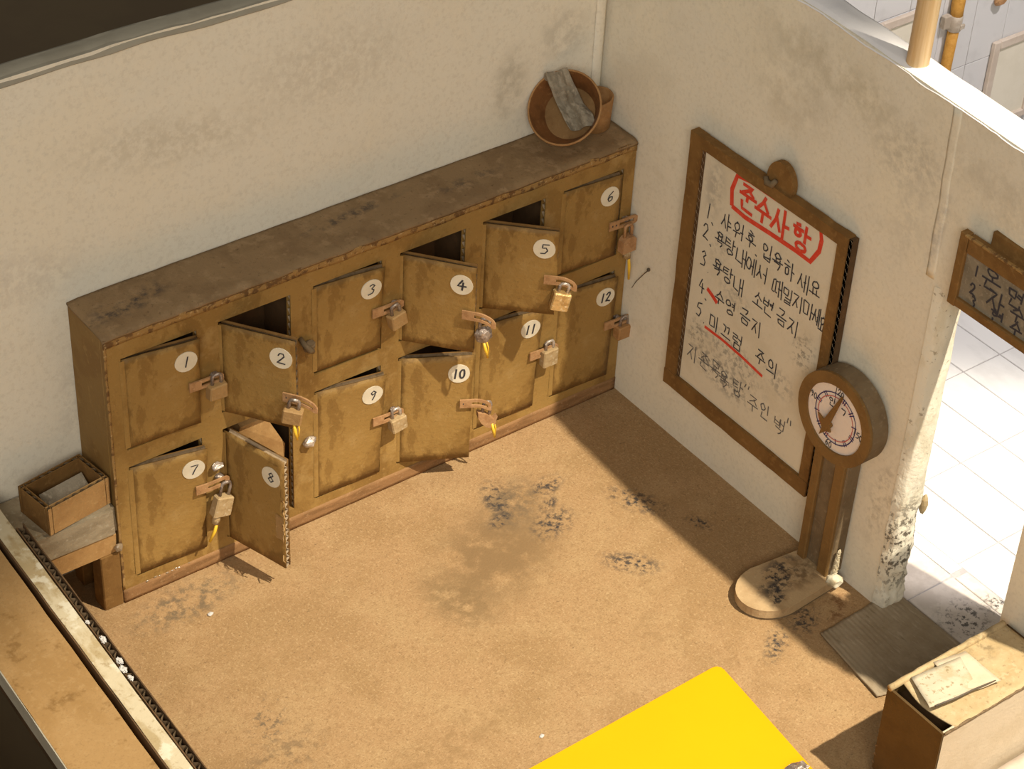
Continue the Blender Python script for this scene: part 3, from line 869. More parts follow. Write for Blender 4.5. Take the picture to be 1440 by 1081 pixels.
# ---- doors
DW = 2.95
doors = [
    # n, col, row, angle deg, twist (extra swing of the top corner, cm), hasp z, hasp style
    (1, 0, 1, 3.0, .26, 9.30, 'flat'), (2, 1, 1, 54, .05, 8.85, 'bend'), (3, 2, 1, 1.4, .26, 9.33, 'flat'),
    (4, 3, 1, 48.5, .10, 9.20, 'bend'), (5, 4, 1, 42, .12, 9.15, 'bend'), (6, 5, 1, 3.4, .06, 9.05, 'flat'),
    (7, 0, 0, 2.0, .48, 4.42, 'flat'), (8, 1, 0, 73, .0, None, None), (9, 2, 0, 1.8, .46, 4.10, 'flat'),
    (10, 3, 0, 27, .05, 4.05, 'bend'), (11, 4, 0, 1.8, .40, 4.06, 'flat'), (12, 5, 0, 3.0, .22, 4.00, 'flat')]
DOORXF = {}
for n, c, row, ang, tw_, hz, hs in doors:
    zb = (Z0, Z2)[row] + (.16 if n in (3, 6) else .08)
    zt = (Z1, Z3)[row] - .07
    h = zt - zb
    w = DW - (.15 if n == 6 else 0)

    def warp(x, y, z, tw_=tw_, w=w, h=h, n=n):
        return Vector((x, y - tw_ * (x / w) * (z / h) ** 1.5 + .025 * nz(x * .7, z * .7, n * 5.1), z))
    mb = MB()
    nxx, nzz2 = 10, 14
    rr = lambda k: .02 * nz(k * 4.0, n, 1)
    # front liner
    mb.grid(lambda u, v: warp(w * u + rr(v * 2) * u, 0, h * v + rr(u * 2 + 5) * v), nxx, nzz2, mi=0, thick=(0, .045, 0))
    # back liner
    mb.grid(lambda u, v: warp(w * u + rr(v * 2 + 9) * u - .02, FT - .045, h * v), nxx, nzz2, mi=1, thick=(0, .045, 0))
    ob = mb.build('door', ['ochre_door', 'kraft_dark'], None)
    ob.parent = lk
    hinge = Vector((HX[c] + .03, -D - .005, zb))
    ob.location = (hinge - Vector(LO)) * S
    ob.rotation_euler = (0, 0, -math.radians(ang))
    ob['label'] = 'locker door numbered %d, %s' % (n, 'swung wide open' if ang > 60 else 'standing half open' if ang > 20 else 'locked nearly shut')
    DOORXF[n] = (hinge, math.radians(ang))
    # corrugated core, seen on the free edge
    fb = MB()
    pr = .34
    nn = int(h / pr * 4)
    vs, fs = [], []
    for i in range(nn + 1):
        z = h * i / nn
        yy = .05 + (FT - .1) * (.5 - .5 * math.cos(2 * PI * i / 4.0 + .6))
        for x in (.1, w * .5, w - .01 + .03 * nz(z * 3, n, 2)):
            vs.append(warp(x, yy, z))
    for i in range(nn):
        for k in range(2):
            fs.append([3 * i + k, 3 * i + k + 1, 3 * i + 4 + k, 3 * i + 3 + k])
    fb.add(vs, fs)
    fb.build('corrugated_core', 'flute' if n == 8 else 'flute_dark', ob)
    # fold strip along the hinge
    hs_ = MB()
    hs_.grid(lambda u, v: warp(-.10 + .2 * u, -.012 - .015 * math.sin(u * PI), h * (.01 + .98 * v)), 3, 10)
    hs_.build('hinge_fold', 'ochre', ob)
    # number disc
    nd = MB()
    dx, dz = w - .55, h - .88
    if n == 8:
        dx, dz = w - .62, h - 1.0
    tilt = rnd.uniform(-.1, .1)
    fnd = lambda a, b: warp(dx + a, -.03, dz + b)
    pts = circ(0, 0, .44, .46, 22, 0)[:-1]
    pts = [(a * (1 + .04 * nz(a * 3, b * 3, n)), b) for a, b in pts]
    m0 = [fnd(a, b) for a, b in pts]
    nd.prism(m0, (0, .028, 0), 0)
    # dark pen rim around the disc
    s = str(n)
    gw, gh = (.34, .46)
    fni = lambda a, b: warp(dx + a, -.036, dz + b)
    for q, chh in enumerate(s):
        off = (q - (len(s) - 1) / 2) * .26
        write(nd, chh, off + (.02 if len(s) == 1 else 0), 0.0, gw if len(s) == 1 else .24, gh, .075 if n in (10, 11, 12, 4) else .055, fni, mi=1, jit=.03, slant=.1)
    nd.build('number_disc', ['disc', 'ink'], ob)
    # hasp
    if hz:
        z = hz - zb
        hb = MB()
        x0 = w - .48
        L = 1.34
        hh = .20

        def hf(x, zz, bend=(hs == 'bend')):
            t = max(0, x - .55)
            y = -.06
            dzz = 0
            if bend:
                y += .14 * t * t
                dzz = -.55 * t * t
                x = x - .10 * t * t
            else:
                y -= .02 * t
                dzz += .05 * t
            p = warp(min(x0 + x, w), y, z)
            return Vector((x0 + x, p.y, z + zz + dzz))
        th_ = Vector((0, -.07, 0))
        hb.grid(lambda u, v: hf(.48 * u, -hh + 2 * hh * v), 4, 2, thick=th_, smooth=False)
        hb.grid(lambda u, v: hf(.48 + (L - .62) * u, .08 + .12 * v), 8, 1, thick=th_, smooth=False)
        hb.grid(lambda u, v: hf(.48 + (L - .62) * u, -hh + .12 * v), 8, 1, thick=th_, smooth=False)
        hb.grid(lambda u, v: hf(L - .14 + .18 * u, (-hh + 2 * hh * v) * (1 - .45 * u * u)), 3, 4, thick=th_, smooth=False)
        for px in (.14, .32):
            hb.box(x0 + px - .03, x0 + px + .03, -.145, -.12, z - .03, z + .05, bev=.01, mi=1)
        hb.build('hasp', ['hasp', 'ink'], ob)
# torn corrugated liner on door eight's free edge
hg, an = DOORXF[8]
d8 = [o for o in lk.children if o.name == 'door.007'][0]
tr = MB()
for k in range(9):
    z = .5 + rnd.random() * 3.2
    tr.tube([(DW - .08, -.02, z), (DW + .05 + .1 * rnd.random(), -.10 - .1 * rnd.random(), z + rnd.uniform(-.2, .2)), (DW + .02 + .12 * rnd.random(), -.05 - .2 * rnd.random(), z - .15 - .35 * rnd.random())], [.035, .025, .008], 5)
tr.grid(lambda u, v: (DW - .42 + .40 * u, -.03 - .05 * nz(u * 3, v * 4, 2), 1.4 + 1.2 * v + .1 * nz(u * 4, v, 2)), 4, 6)
tr.build('torn_fibres', 'lock_card', d8)

# staples on the frame of the two wide-open doors, and foil staples under the hasps
sk = MB().tube([(-15.95, -D, 9.32), (-15.95, -D - .28, 9.22), (-15.80, -D - .42, 8.98), (-15.62, -D - .32, 8.80), (-15.50, -D, 8.78)], [.10, .11, .13, .11, .09], 8)
lump(sk, (-15.70, -D - .22, 9.03), .26, .3, 2, 0, 2, (1, .7, 1), 3)
lpart(sk, 'staple', 'scale_grey')
sk = MB()
lump(sk, (-15.70, -D - .16, 4.28), .25, .4, 2, 0, 2, (1.1, .8, .9), 5)
lpart(sk, 'staple', 'foil_bright')
for x, z in ((-19.70, 9.28), (-11.75, 9.35), (-11.72, 4.08), (-4.02, 4.12), (-.35, 9.05), (-.35, 4.02), (-19.70, 4.40)):
    sk = MB()
    lump(sk, (x, -D - .10, z), .17, .4, 2.2, 0, 2, (1, .9, .8), x)
    lpart(sk, 'staple', 'foil')
sk = MB()
lump(sk, (-19.78, -D - .16, 5.0), .19, .4, 2.2, 0, 2, (1.4, .9, .8), 2)
lpart(sk, 'staple', 'foil_bright')

# glue blob where the bench meets the lockers
gb = MB()
lump(gb, (-24.06, -2.72, 2.98), .17, .3, 1.6, 0, 2, (1, .7, 1.05), 4)
lpart(gb, 'glue_blob', 'glue')


# ---- padlocks
def padlock(n, loc, body, shack, label, rz=0.0, tilt=0.0, w=.72, h=.66, d=.42, key=None, shape='box', sh=.34):
    t = thing('padlock', label, 'padlock', loc, (0, tilt, rz), 'padlocks on the locker hasps')
    b = MB()
    if shape == 'box':
        b.box(-w / 2, w / 2, -d / 2, d / 2, -h / 2, h / 2, bev=.05, jit=.025)
    elif shape == 'octagon':
        pts = [(-w / 2, -h / 2), (w / 2, -h / 2), (w / 2, h * .28), (w * .28, h / 2), (-w * .28, h / 2), (-w / 2, h * .28)]
        b.prism([(x, -d / 2, z) for x, z in pts], (0, d, 0))
    elif shape == 'round':
        lump(b, (0, 0, 0), 1, .16, 2.2, 0, 3, (w / 2, d / 2, h / 2), n)
    elif shape == 'hook':
        pts = [(-.34, .34), (-.05, .26), (.16, .10), (.30, -.02), (.42, .10), (.38, -.22), (.26, -.40), (.05, -.34), (-.16, -.14), (-.30, .10)]
        b.prism([(x * 1.15, -d / 2, z * 1.15) for x, z in pts], (0, d, 0))
    b.build('lock_body', body, t)
    s_ = MB()
    r = w * .26
    pts = [(-r, 0, h / 2 - .08)] + [(r * math.cos(a), .02 * math.sin(3 * a), h / 2 + sh - .12 + r * math.sin(a)) for a in [PI - PI * i / 8 for i in range(9)]] + [(r, 0, h / 2 - .08)]
    s_.tube(pts, [.07 + .02 * nz(i * 1.3, n, 2) for i in range(len(pts))], 7)
    s_.build('shackle', shack, t)
    if key:
        k = MB()
        kk, kx = key
        if kk in ('tube', 'tall'):
            k.tube([(kx, 0, -h / 2 + .05), (kx - .02, -.02, -h / 2 - .34)], [.15, .17], 9)
        k.build('key', 'lock_pale', t) if kk in ('tube', 'tall') else None
        y = MB()
        L = {'tube': .95, 'tall': 1.25, 'tie': .72}[kk]
        z0 = -h / 2 - (.18 if kk in ('tube', 'tall') else -.06)
        x1 = kx + {'tube': -.16, 'tall': .12, 'tie': .22}[kk]
        y.tube([(kx, -.10, z0), (kx * .6 + x1 * .4, -.16, z0 - L * .45), (x1, -.12, z0 - L)], [.055, .07, .05], 7)
        if kk == 'tie':
            y.tube([(kx + .12, 0, z0), (kx + .22, -.03, z0 - L * .4), (x1 + .02, -.08, z0 - L * .85)], .03, 6)
        y.build('yellow_tie', 'tie', t)
    return t


padlock(1, (-19.82, -3.08, 8.86), 'lock_card', 'foil', 'square tan padlock hanging from the hasp of door 1', 0, .03)
padlock(2, (-18.02, -5.35, 8.42), 'lock_card', 'foil', 'tan padlock with a yellow tie on the hasp of open door 2', -.7, .15, key=('tie', .12))
padlock(3, (-11.86, -3.06, 8.84), 'lock_card', 'foil', 'square tan padlock hanging crooked from the hasp of door 3', .1, -.18)
padlock(4, (-9.23, -5.10, 8.30), 'foil', 'foil_bright', 'round foil padlock with a yellow tie on the hasp of open door 4', -.4, .05, w=.70, h=.74, key=('tie', .02), shape='round')
padlock(5, (-5.34, -4.90, 8.26), 'lock_gold', 'foil_bright', 'shiny gold padlock on the hasp of open door 5', -.5, .2, w=.72, h=.80)
padlock(6, (-.50, -3.12, 8.12), 'hasp', 'hasp', 'six-sided brown padlock with a yellow tie on the hasp of door 6', 0, 0, w=.68, h=.74, d=.34, key=('tall', .04), shape='octagon', sh=.5)
padlock(7, (-19.86, -3.14, 3.34), 'lock_pale', 'foil', 'pale padlock with a yellow key tube on the hasp of door 7', 0, .25, w=.74, h=.92, key=('tube', -.12), sh=.55)
padlock(9, (-11.78, -3.08, 3.70), 'lock_pale', 'foil_bright', 'square pale padlock hanging from the hasp of door 9', 0, -.12)
padlock(10, (-8.25, -4.20, 3.10), 'hasp', 'foil', 'hook-shaped brown padlock with a yellow tie on the hasp of door 10', -.3, .1, d=.26, key=('tie', .30), shape='hook', w=.6, h=.6, sh=.5)
padlock(11, (-4.18, -3.06, 3.78), 'lock_pale', 'foil_bright', 'pale padlock with a white foil shackle on the hasp of door 11', 0, 0, w=.74, h=.80)
padlock(12, (-.22, -3.06, 3.48), 'bowl_out', 'foil', 'square dark brown padlock on the hasp of door 12', 0, .05, w=.78, h=.62)

# ---- things inside the lockers
p8 = thing('paper_bag', 'brown kraft paper bag leaning inside open locker 8', 'bag', (-17.6, -1.5, .95))
b = MB()
b.prism([(-1.1, -.75, 0), (1.0, -.75, 0), (1.15, -.70, 3.2), (.55, -.35, 4.55), (-.6, -.35, 4.55), (-1.25, -.6, 3.3)], (.05, 1.2, .25))
b.build('bag_body', 'kraft', p8)
b = MB()
b.prism([(-.6, -.37, 4.5), (.55, -.37, 4.5), (.65, .3, 4.85), (-.65, .3, 4.85)], (0, .02, .06))
b.build('folded_top', 'kraft', p8)
b = MB()
lump(b, (0, 0, 0), .55, .5, 2.2, 0, 3, (1.2, .7, .7), 8)
o = b.build('paper_scrap', 'paper_white', origin=(-16.85, -2.3, 1.35), fix=True)
o.location = Vector((-16.75, -2.1, 1.4)) * S
for v in o.data.vertices:
    v.co += Vector((16.85, 2.3, -1.35)) * 0
tag(o, 'crumpled white paper scrap at the bottom of locker 8', 'paper')
b = MB()
lump(b, (0, 0, 0), .85, .55, 1.9, 0, 3, (1.1, .8, .9), 2)
o = b.build('crumpled_paper', 'paper_grey')
o.location = Vector((-17.15, -1.5, 7.7)) * S
tag(o, 'crumpled grey paper lying inside open locker 2', 'paper')

# ================================================================== bowls and towel on top of the lockers
def axis_m(loc, nrm, spin=0):
    q = Vector(nrm).to_track_quat('Z', 'X')
    return Matrix.Translation(Vector(loc)) @ q.to_matrix().to_4x4() @ Matrix.Rotation(spin, 4, 'Z')


BM = axis_m((-2.95, -1.45, 14.50), (-.645, -.33, .70)) @ Matrix.Scale(.84, 4)
bw = thing('bowl', 'large round brown cardboard bowl tilted on the locker top', 'bowl', (-2.6, -1.4, H))
TO = -Vector((-2.6, -1.4, H)) * S
bb = MB().lathe([(0.001, -1.16), (1.22, -1.16), (1.28, -1.14), (1.80, .0), (1.745, .03)], 40, BM, wob=.012, caps=False)
o = bb.build('bowl_wall', 'bowl_out', bw)
o.location = TO
bb = MB().lathe([(1.74, .02), (1.235, -.98)], 40, BM, wob=.012, caps=False)
o = bb.build('bowl_inside', 'bowl', bw)
o.location = TO
bb = MB().lathe([(1.25, -.97), (0.001, -.97)], 40, BM, wob=.012, caps=False)
o = bb.build('bowl_floor', 'bowl_floor', bw)
o.location = TO
bb = MB()
bb.tube([BM @ Vector((1.775 * math.cos(a) * (1 + .012 * math.sin(2 * a + 1)), 1.775 * math.sin(a) * (1 + .012 * math.sin(2 * a + 1)), .02)) for a in [2 * PI * i / 40 for i in range(41)]], .045, 6, caps=False)
o = bb.build('rim', 'bowl_out', bw)
o.location = TO

# towel: from over the bowl's rim down to its floor, crumpled
tl = MB()
NB_ = Vector((-.60, -.38, .70)).normalized()
ROW = [((-2.80, .02, 14.85), (-2.05, -.42, 15.10)), ((-2.92, -.05, 15.30), (-2.20, -.54, 15.60)), ((-2.85, -.45, 14.75), (-2.10, -.95, 15.00)),
       ((-2.71, -.72, 14.15), (-1.95, -1.38, 14.35)), ((-2.70, -1.20, 13.75), (-1.92, -1.95, 14.15)), ((-2.71, -1.66, 13.47), (-2.08, -2.40, 13.95))]


def towel(u, v):
    t = min(v * (len(ROW) - 1), len(ROW) - 1.0001)
    i = int(t)
    f = t - i
    f = f * f * (3 - 2 * f) * .5 + f * .5
    A = Vector(ROW[i][0]).lerp(Vector(ROW[i + 1][0]), f)
    B = Vector(ROW[i][1]).lerp(Vector(ROW[i + 1][1]), f)
    p = A.lerp(B, u) + Vector((-.08, -.10, .08)) + NB_ * (.10 * v)
    p += NB_ * (.17 * math.sin(u * 8.5 + 3.0 * v + 1.2 * nz(v * 3, 1, 1)) * (.45 + .55 * v) + .16 * nz(u * 2.6, v * 5.5, 3) + .07 * nz(u * 7, v * 11, 5) - .10 * (v > .75) * math.sin(u * PI))
    ac = (B - A).normalized()
    return p + ac * (.07 * nz(v * 6, 4, 2) * (1 - 2 * abs(u - .5)) + .06 * nz(v * 5, 9, 2))


tl.grid(towel, 34, 60, thick=tuple(-NB_ * .035))
tag(tl.build('towel', 'towel'), 'crumpled grey towel draped over the tilted bowl', 'towel')

cu = MB().lathe([(.52, 0), (.56, .04), (.74, 1.45), (.67, 1.46), (.50, .12), (.001, .10)], 26, Matrix.Translation(Vector((-.86, -.98, H + .01))) @ Matrix.Rotation(-.10, 4, 'Y'), mi=0, wob=.02)
sb = thing('bowl', 'small brown cardboard cup standing behind the big bowl in the corner', 'cup', (-.86, -.98, H))
o = cu.build('cup_wall', 'bowl_out', sb)
o.location = Vector((.86, .98, -H)) * S
cu = MB().lathe([(.675, 1.44), (.51, .14), (.001, .12)], 26, Matrix.Translation(Vector((-.86, -.98, H + .01))) @ Matrix.Rotation(-.10, 4, 'Y'), wob=.02, caps=False)
o = cu.build('cup_inside', 'bowl', sb)
o.location = Vector((.86, .98, -H)) * S

# ================================================================== bench with the open box
bn = thing('bench', 'low worn cardboard bench at the left end of the lockers', 'bench', (-26, -1.3, 0))
BO = -Vector((-26, -1.3, 0)) * S


def bpart(mb, name, m):
    o = mb.build(name, m, bn)
    o.location = BO
    return o


tb = MB()
tb.box(-31.5, -24.0, -2.66, -.05, 3.55, 4.97, bev=.14, jit=.03, seg=2)
bpart(tb, 'bench_top', 'bench_top')
bpart(MB().box(-31.5, -24.05, -2.56, -2.35, 2.62, 3.6, bev=.05, jit=.04), 'apron', 'kraft')
bpart(MB().box(-24.82, -24.0, -2.64, -1.9, 0, 2.66, bev=.04, jit=.02), 'leg', 'kraft_dark')
bpart(MB().box(-24.82, -24.0, -1.0, -.3, 0, 4.0, bev=.04), 'leg', 'kraft_dark')

bx = thing('open_box', 'small open brown cardboard box standing on the bench', 'box', (-25.55, -1.72, 4.98), (0, 0, .15))
x0, x1, y0, y1, hb_ = -1.36, 1.36, -.90, .90, 1.22


def corr_wall(xa, ya, xb, yb, name, mt):
    A, B = Vector((xa, ya, 0)), Vector((xb, yb, 0))
    d = (B - A).normalized()
    nn_ = Vector((-d.y, d.x, 0)) * .2
    w = MB()
    Hv = Vector((0, 0, hb_))
    e = nn_ * .16
    w.prism([A, B, B + Hv, A + Hv], e)
    w.prism([A + nn_ - e, B + nn_ - e, B + nn_ - e + Hv, A + nn_ - e + Hv], e)
    o = w.build(name, mt, bx)
    q = MB().flute(A + e + Hv * .99, B - A, nn_ - e * 2, -Hv * .9, period=.36)
    q.build('corrugated_edge', 'flute_dark', o)


corr_wall(x0, y0, x1, y0, 'front_side', 'kraft')
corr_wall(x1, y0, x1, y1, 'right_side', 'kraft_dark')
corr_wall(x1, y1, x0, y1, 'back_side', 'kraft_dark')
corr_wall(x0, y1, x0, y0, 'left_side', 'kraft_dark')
MB().box(x0 + .03, x1 - .03, y0 + .03, y1 - .03, .0, .16, bev=0).build('box_bottom', 'kraft_dark', bx)
sl = MB()
sl.prism([(-.9, -.45, .25), (1.0, -.45, .25), (1.0, .25, .85), (-.9, .25, .85)], (0, .06, .06))
o = sl.build('paper_sheet', 'towel')
o.location = Vector((-25.55, -1.72, 4.98)) * S
o.rotation_euler = (0, 0, .15)
tag(o, 'grey paper sheet lying in the small box on the bench', 'paper')

# ================================================================== partition at the lower left
def along(y):
    """drift of the partition towards the viewer"""
    return -(.035) * (-y)


pw = MB()


def lane(mb, xa, xb, ya, yb, za, zb, ny=40, wob=.03, top=True, seed=0):
    """a long bar along Y whose cross-section runs from xa to xb"""
    def P(t, k):
        y = ya + (yb - ya) * t
        dx = along(y)
        x = (xa, xb, xb, xa)[k] + dx + wob * nz(y * .6, k * 3.1, seed)
        z = (za, za, zb, zb)[k] + wob * .6 * nz(y * .5, k * 2.3, seed + 4)
        return Vector((x, y, z))
    vs = [P(i / ny, k) for i in range(ny + 1) for k in range(4)]
    fs = []
    for i in range(ny):
        for k in range(4):
            fs.append([i * 4 + k, i * 4 + (k + 1) % 4, (i + 1) * 4 + (k + 1) % 4, (i + 1) * 4 + k])
    fs += [[0, 1, 2, 3], [ny * 4 + k for k in range(4)][::-1]]
    return mb.add(vs, fs)


PZ = 6.0
lane(pw, -28.60, -27.98, -.06, -40, -.3, PZ, seed=1)
pwo = pw.build('wall_left', 'cream', kind='structure')
pwo['label'] = 'low cream paper partition along the left edge of the floor'
ce = MB()
lane(ce, -27.62, -27.58, -2.70, -40, .0, PZ - .02, seed=2)
lane(ce, -27.90, -27.86, -2.75, -40, .0, PZ - .05, seed=3)
ce.build('corrugated_liner', 'dark_wood', pwo)
ds = MB()  # dark sheet painting in the shade of the gap beside the tan board
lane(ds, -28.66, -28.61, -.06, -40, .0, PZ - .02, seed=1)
ds.build('gap_shade_sheet', 'dark_wood', pwo)
cf = MB()
vs, fs = [], []
n_ = int(37 / .42 * 4)
for i in range(n_ + 1):
    y = -2.75 - 37 * i / n_
    x = -27.86 + .24 * (.5 - .5 * math.cos(2 * PI * i / 4 + .6)) + along(y)
    vs += [(x, y, PZ - .08), (x, y, PZ - 3)]
for i in range(n_):
    fs.append([2 * i, 2 * i + 1, 2 * i + 3, 2 * i + 2])
cf.add(vs, fs)
cf.build('corrugated_core', 'flute_dark', pwo)
ls = MB()
for k, (y, r) in enumerate(((-8.4, .09), (-9.4, .15), (-10.6, .14), (-11.0, .16), (-11.5, .12))):
    lump(ls, (-27.80 + along(y) + rnd.uniform(-.08, .08), y, PZ - .02), r * .68, .9, 2.6, 0, 3, (.9, 1.5, .6), k * 1.7)
ls.build('paper_lint', 'fluff', pwo, kind='stuff')

tn = thing('counter_board', 'tan cardboard shelf board at the lower left corner, outside the cream partition', 'board', (-30, -15, PZ))
tnb = MB()
lane(tnb, -31.30, -28.86, -1.5, -40, PZ - .72, PZ - .02, seed=6)
for v in range(len(tnb.v)):
    pass
o = tnb.build('board_top', 'kraft_tan', tn)
o.location = -Vector((-30, -15, PZ)) * S
ed = MB()
lane(ed, -31.345, -31.30, -1.5, -40, PZ - .74, PZ - .03, seed=6)
o = ed.build('edge_strip', 'paper_grey', tn)
o.location = -Vector((-30, -15, PZ)) * S
sp = MB()
lane(sp, -29.6, -29.2, -1.5, -40, -.5, PZ - .72, seed=6)
o = sp.build('support', 'dark_wood', tn)
o.location = -Vector((-30, -15, PZ)) * S
lw = MB()
lane(lw, -36.5, -33.15, -6, -40, 3.2, 3.6, seed=7)
o = lw.build('lower_shelf', 'dark_wood')
tag(o, 'dark brown cardboard shelf in the shade at the bottom left corner', 'shelf')

# ================================================================== notice board on the right wall
nb = thing('notice_board', 'tall white notice board with bath rules in a brown frame on the right wall', 'notice board', (-.2, -10.4, 9))
NO = -Vector((-.2, -10.4, 9)) * S


def npart(mb, name, m, par=None, kind=None):
    o = mb.build(name, m, par or nb, kind)
    if par is None:
        o.location = NO
    return o


ya, yb, zb0, zt0 = -6.06, -14.78, 2.86, 15.08
bwid = .66
# frame bars with a slightly uneven outline
def bar(p, q, wv, name, fx=-.42, bx_=-.03):
    """a bar from p to q in the wall plane, wv = inward width vector"""
    m = MB()
    P, Q, W = Vector(p), Vector(q), Vector(wv)
    n = 24
    vs = []
    for i in range(n + 1):
        c = P.lerp(Q, i / n)
        e0 = W.normalized() * .035 * nz(i * .45, P.y, P.z)
        e1 = W.normalized() * .03 * nz(i * .5, Q.y + 3, Q.z)
        for xx in (fx, bx_):
            vs += [c + e0 + Vector((xx, 0, 0)), c + W + e1 + Vector((xx, 0, 0))]
    fs = []
    for i in range(n):
        a, b_ = i * 4, (i + 1) * 4
        fs += [[a, a + 1, b_ + 1, b_], [a + 2, b_ + 2, b_ + 3, a + 3], [a, b_, b_ + 2, a + 2], [a + 1, a + 3, b_ + 3, b_ + 1]]
    fs += [[0, 2, 3, 1], [n * 4, n * 4 + 1, n * 4 + 3, n * 4 + 2]]
    m.add(vs, fs)
    return npart(m, name, 'kraft_dark')


bl_ = bar((0, ya, zb0), (0, ya, zt0), (0, -bwid, 0), 'frame_bar')
br_ = bar((0, yb, zb0 - .05), (0, yb, zt0 + .04), (0, bwid * .75, 0), 'frame_bar')
bt_ = bar((0, ya, zt0), (0, yb, zt0 + .04), (0, 0, -.50), 'frame_bar', -.44, -.05)
bb_ = bar((0, ya, zb0), (0, yb, zb0 - .05), (0, 0, .72), 'frame_bar', -.44, -.05)
# corrugated edges: inside of the left bar, outside of the right bar
e_ = MB()
e_.box(-.33, -.31, ya - bwid - .17, ya - bwid, zb0 + .7, zt0 - .5, bev=0, mi=1)
e_.flute((-.345, ya - bwid - .01, zb0 + .7), (0, 0, zt0 - zb0 - 1.2), (0, -.14, 0), (.03, 0, 0), period=.34)
npart(e_, 'corrugated_edge', ['flute', 'dark_wood'], bl_)
e_ = MB()
e_.box(-.36, -.34, yb - .19, yb, zb0, zt0, bev=0, mi=1)
e_.box(-.36, -.03, yb - .16, yb, zb0, zt0, bev=0, mi=1)
e_.flute((-.375, yb - .02, zb0), (0, 0, zt0 - zb0), (0, -.15, 0), (.03, 0, 0), period=.34)
npart(e_, 'corrugated_edge', ['flute', 'dark_wood'], br_)
shm = MB().box(-.30, -.12, yb + .5, ya - .5, zb0 + .6, zt0 - .45, bev=0)
# sheet keeps world coordinates in its texture: origin stays at the scene's
sho = shm.build('sheet', 'sheet', nb)
sho.location = NO
# hook on top
hk = MB()
pts = [(0, math.cos(a) * .70, math.sin(a) * .85) for a in [2 * PI * i / 28 for i in range(28)]]
hk.prism([(-.34, -10.95 + y, 15.35 + z) for _, y, z in pts], (.26, 0, 0))
npart(hk, 'hanger_disc', 'kraft_dark')
hk = MB()
hk.tube([(-.42, -10.28, 15.30), (-.46, -10.42, 15.12), (-.46, -10.72, 15.18), (-.44, -10.85, 15.42)], [.09, .13, .14, .09], 7)
npart(hk, 'hanger_pin', 'scale_grey')

# writing: positions in the wall plane (u = -y, z)
TXT = [('h','준',9.41,13.75),('h','수',10.31,13.76),('h','사',11.24,13.73),('h','항',12.42,13.7),('k','1',7.43,12.09),('k','.',7.70,11.95),('k','샤',8.44,12.15),('k','워',9.14,12.15),('k','후',9.87,12.14),('k','.',10.25,11.95),('k','입',10.82,12.12),('k','욕',11.41,12.07),('k','하',12.07,12.06),('k','세',12.83,12.0),('k','요',13.48,12.07),
('k','2',7.39,11.1),('k','.',7.72,10.95),('k','욕',8.22,11.21),('k','탕',8.83,11.2),('k','내',9.49,11.11),('k','에',10.07,11.08),('k','서',10.69,11.08),('k','때',11.6,10.95),('k','밀',12.2,10.92),('k','지',12.75,10.97),('k','마',13.33,10.98),('k','세',13.76,10.98),('k','요',14.12,10.80),
('k','3',7.46,9.86),('k','.',7.80,9.70),('k','욕',8.28,9.94),('k','탕',8.9,9.9),('k','내',9.55,9.8),('k','소',10.68,9.84),('k','변',11.26,9.85),('k','금',12.02,9.82),('k','지',12.71,9.76),
('k','4',7.54,8.57),('k','.',7.85,8.42),('k','수',8.61,8.66),('k','영',9.26,8.57),('k','금',10.12,8.66),('k','지',10.82,8.55),
('k','5',7.55,7.43),('k','.',7.90,7.28),('k','미',8.5,7.35),('k','끄',9.22,7.28),('k','럼',9.89,7.29),('k','주',11.24,7.39),('k','의',11.93,7.32),
('g','지',7.47,5.15),('g','존',8.19,5.22),('g','목',8.9,5.27),('g','욕',9.43,5.14),('g','탕',10.26,5.19),('g','"',10.8,5.36),('g','주',11.21,5.04),('g','인',11.91,5.12),('g','백',12.75,4.97),('g','"',13.3,5.3)]
pf = lambda u, v: Vector((-.306, -u, v))
pf2 = lambda u, v: Vector((-.309, -u, v))
wk, wg, wh = MB(), MB(), MB()
for c, s, u, v in TXT:
    if c == 'h':
        write(wh, s, u, v, .86, 1.05, .15, pf2, jit=.03)
    elif c == 'k':
        dg = s.isdigit()
        write(wk, s, u, v, .34 if dg else (.36 if u > 13.6 else .54), .66 if dg else .66, .058, pf, jit=.05)
    else:
        write(wg, s, u, v, .58, .70, .05, pf, jit=.05)
o = wk.build('rules_writing', 'ink', sho, fix=False)
o = wg.build('signature_writing', 'ink_grey', sho, fix=False)
o = wh.build('red_heading', 'red', sho, fix=False)
rb = MB()
rb.ribbon([(8.62, 13.0), (8.52, 13.7), (8.72, 14.42), (9.4, 14.56), (11, 14.58), (12.6, 14.64), (13.28, 14.62), (13.42, 14.2), (13.38, 13.7), (13.02, 13.02), (12.2, 13.05), (10.8, 13.0), (9.4, 12.92), (8.62, 13.0)], .21, pf)
rb.build('red_heading_frame', 'red', sho, fix=False)
rb = MB()
rb.ribbon([(8.02, 6.84), (9.0, 6.86), (10.2, 6.78), (11.44, 6.62)], .14, pf)
rb.ribbon([(7.92, 8.62), (8.15, 8.52), (8.44, 8.36)], .20, pf)
rb.build('red_marks', 'red', sho, fix=False)

# ================================================================== the second sign above the doorway
sg = thing('wall_sign', 'dark smudged handwritten sign in a brown frame above the doorway', 'sign', (-.3, -22, 17))
SO = -Vector((-.3, -22, 17)) * S


def spart(mb, name, m, par=None):
    o = mb.build(name, m, par or sg)
    if par is None:
        o.location = SO
    return o


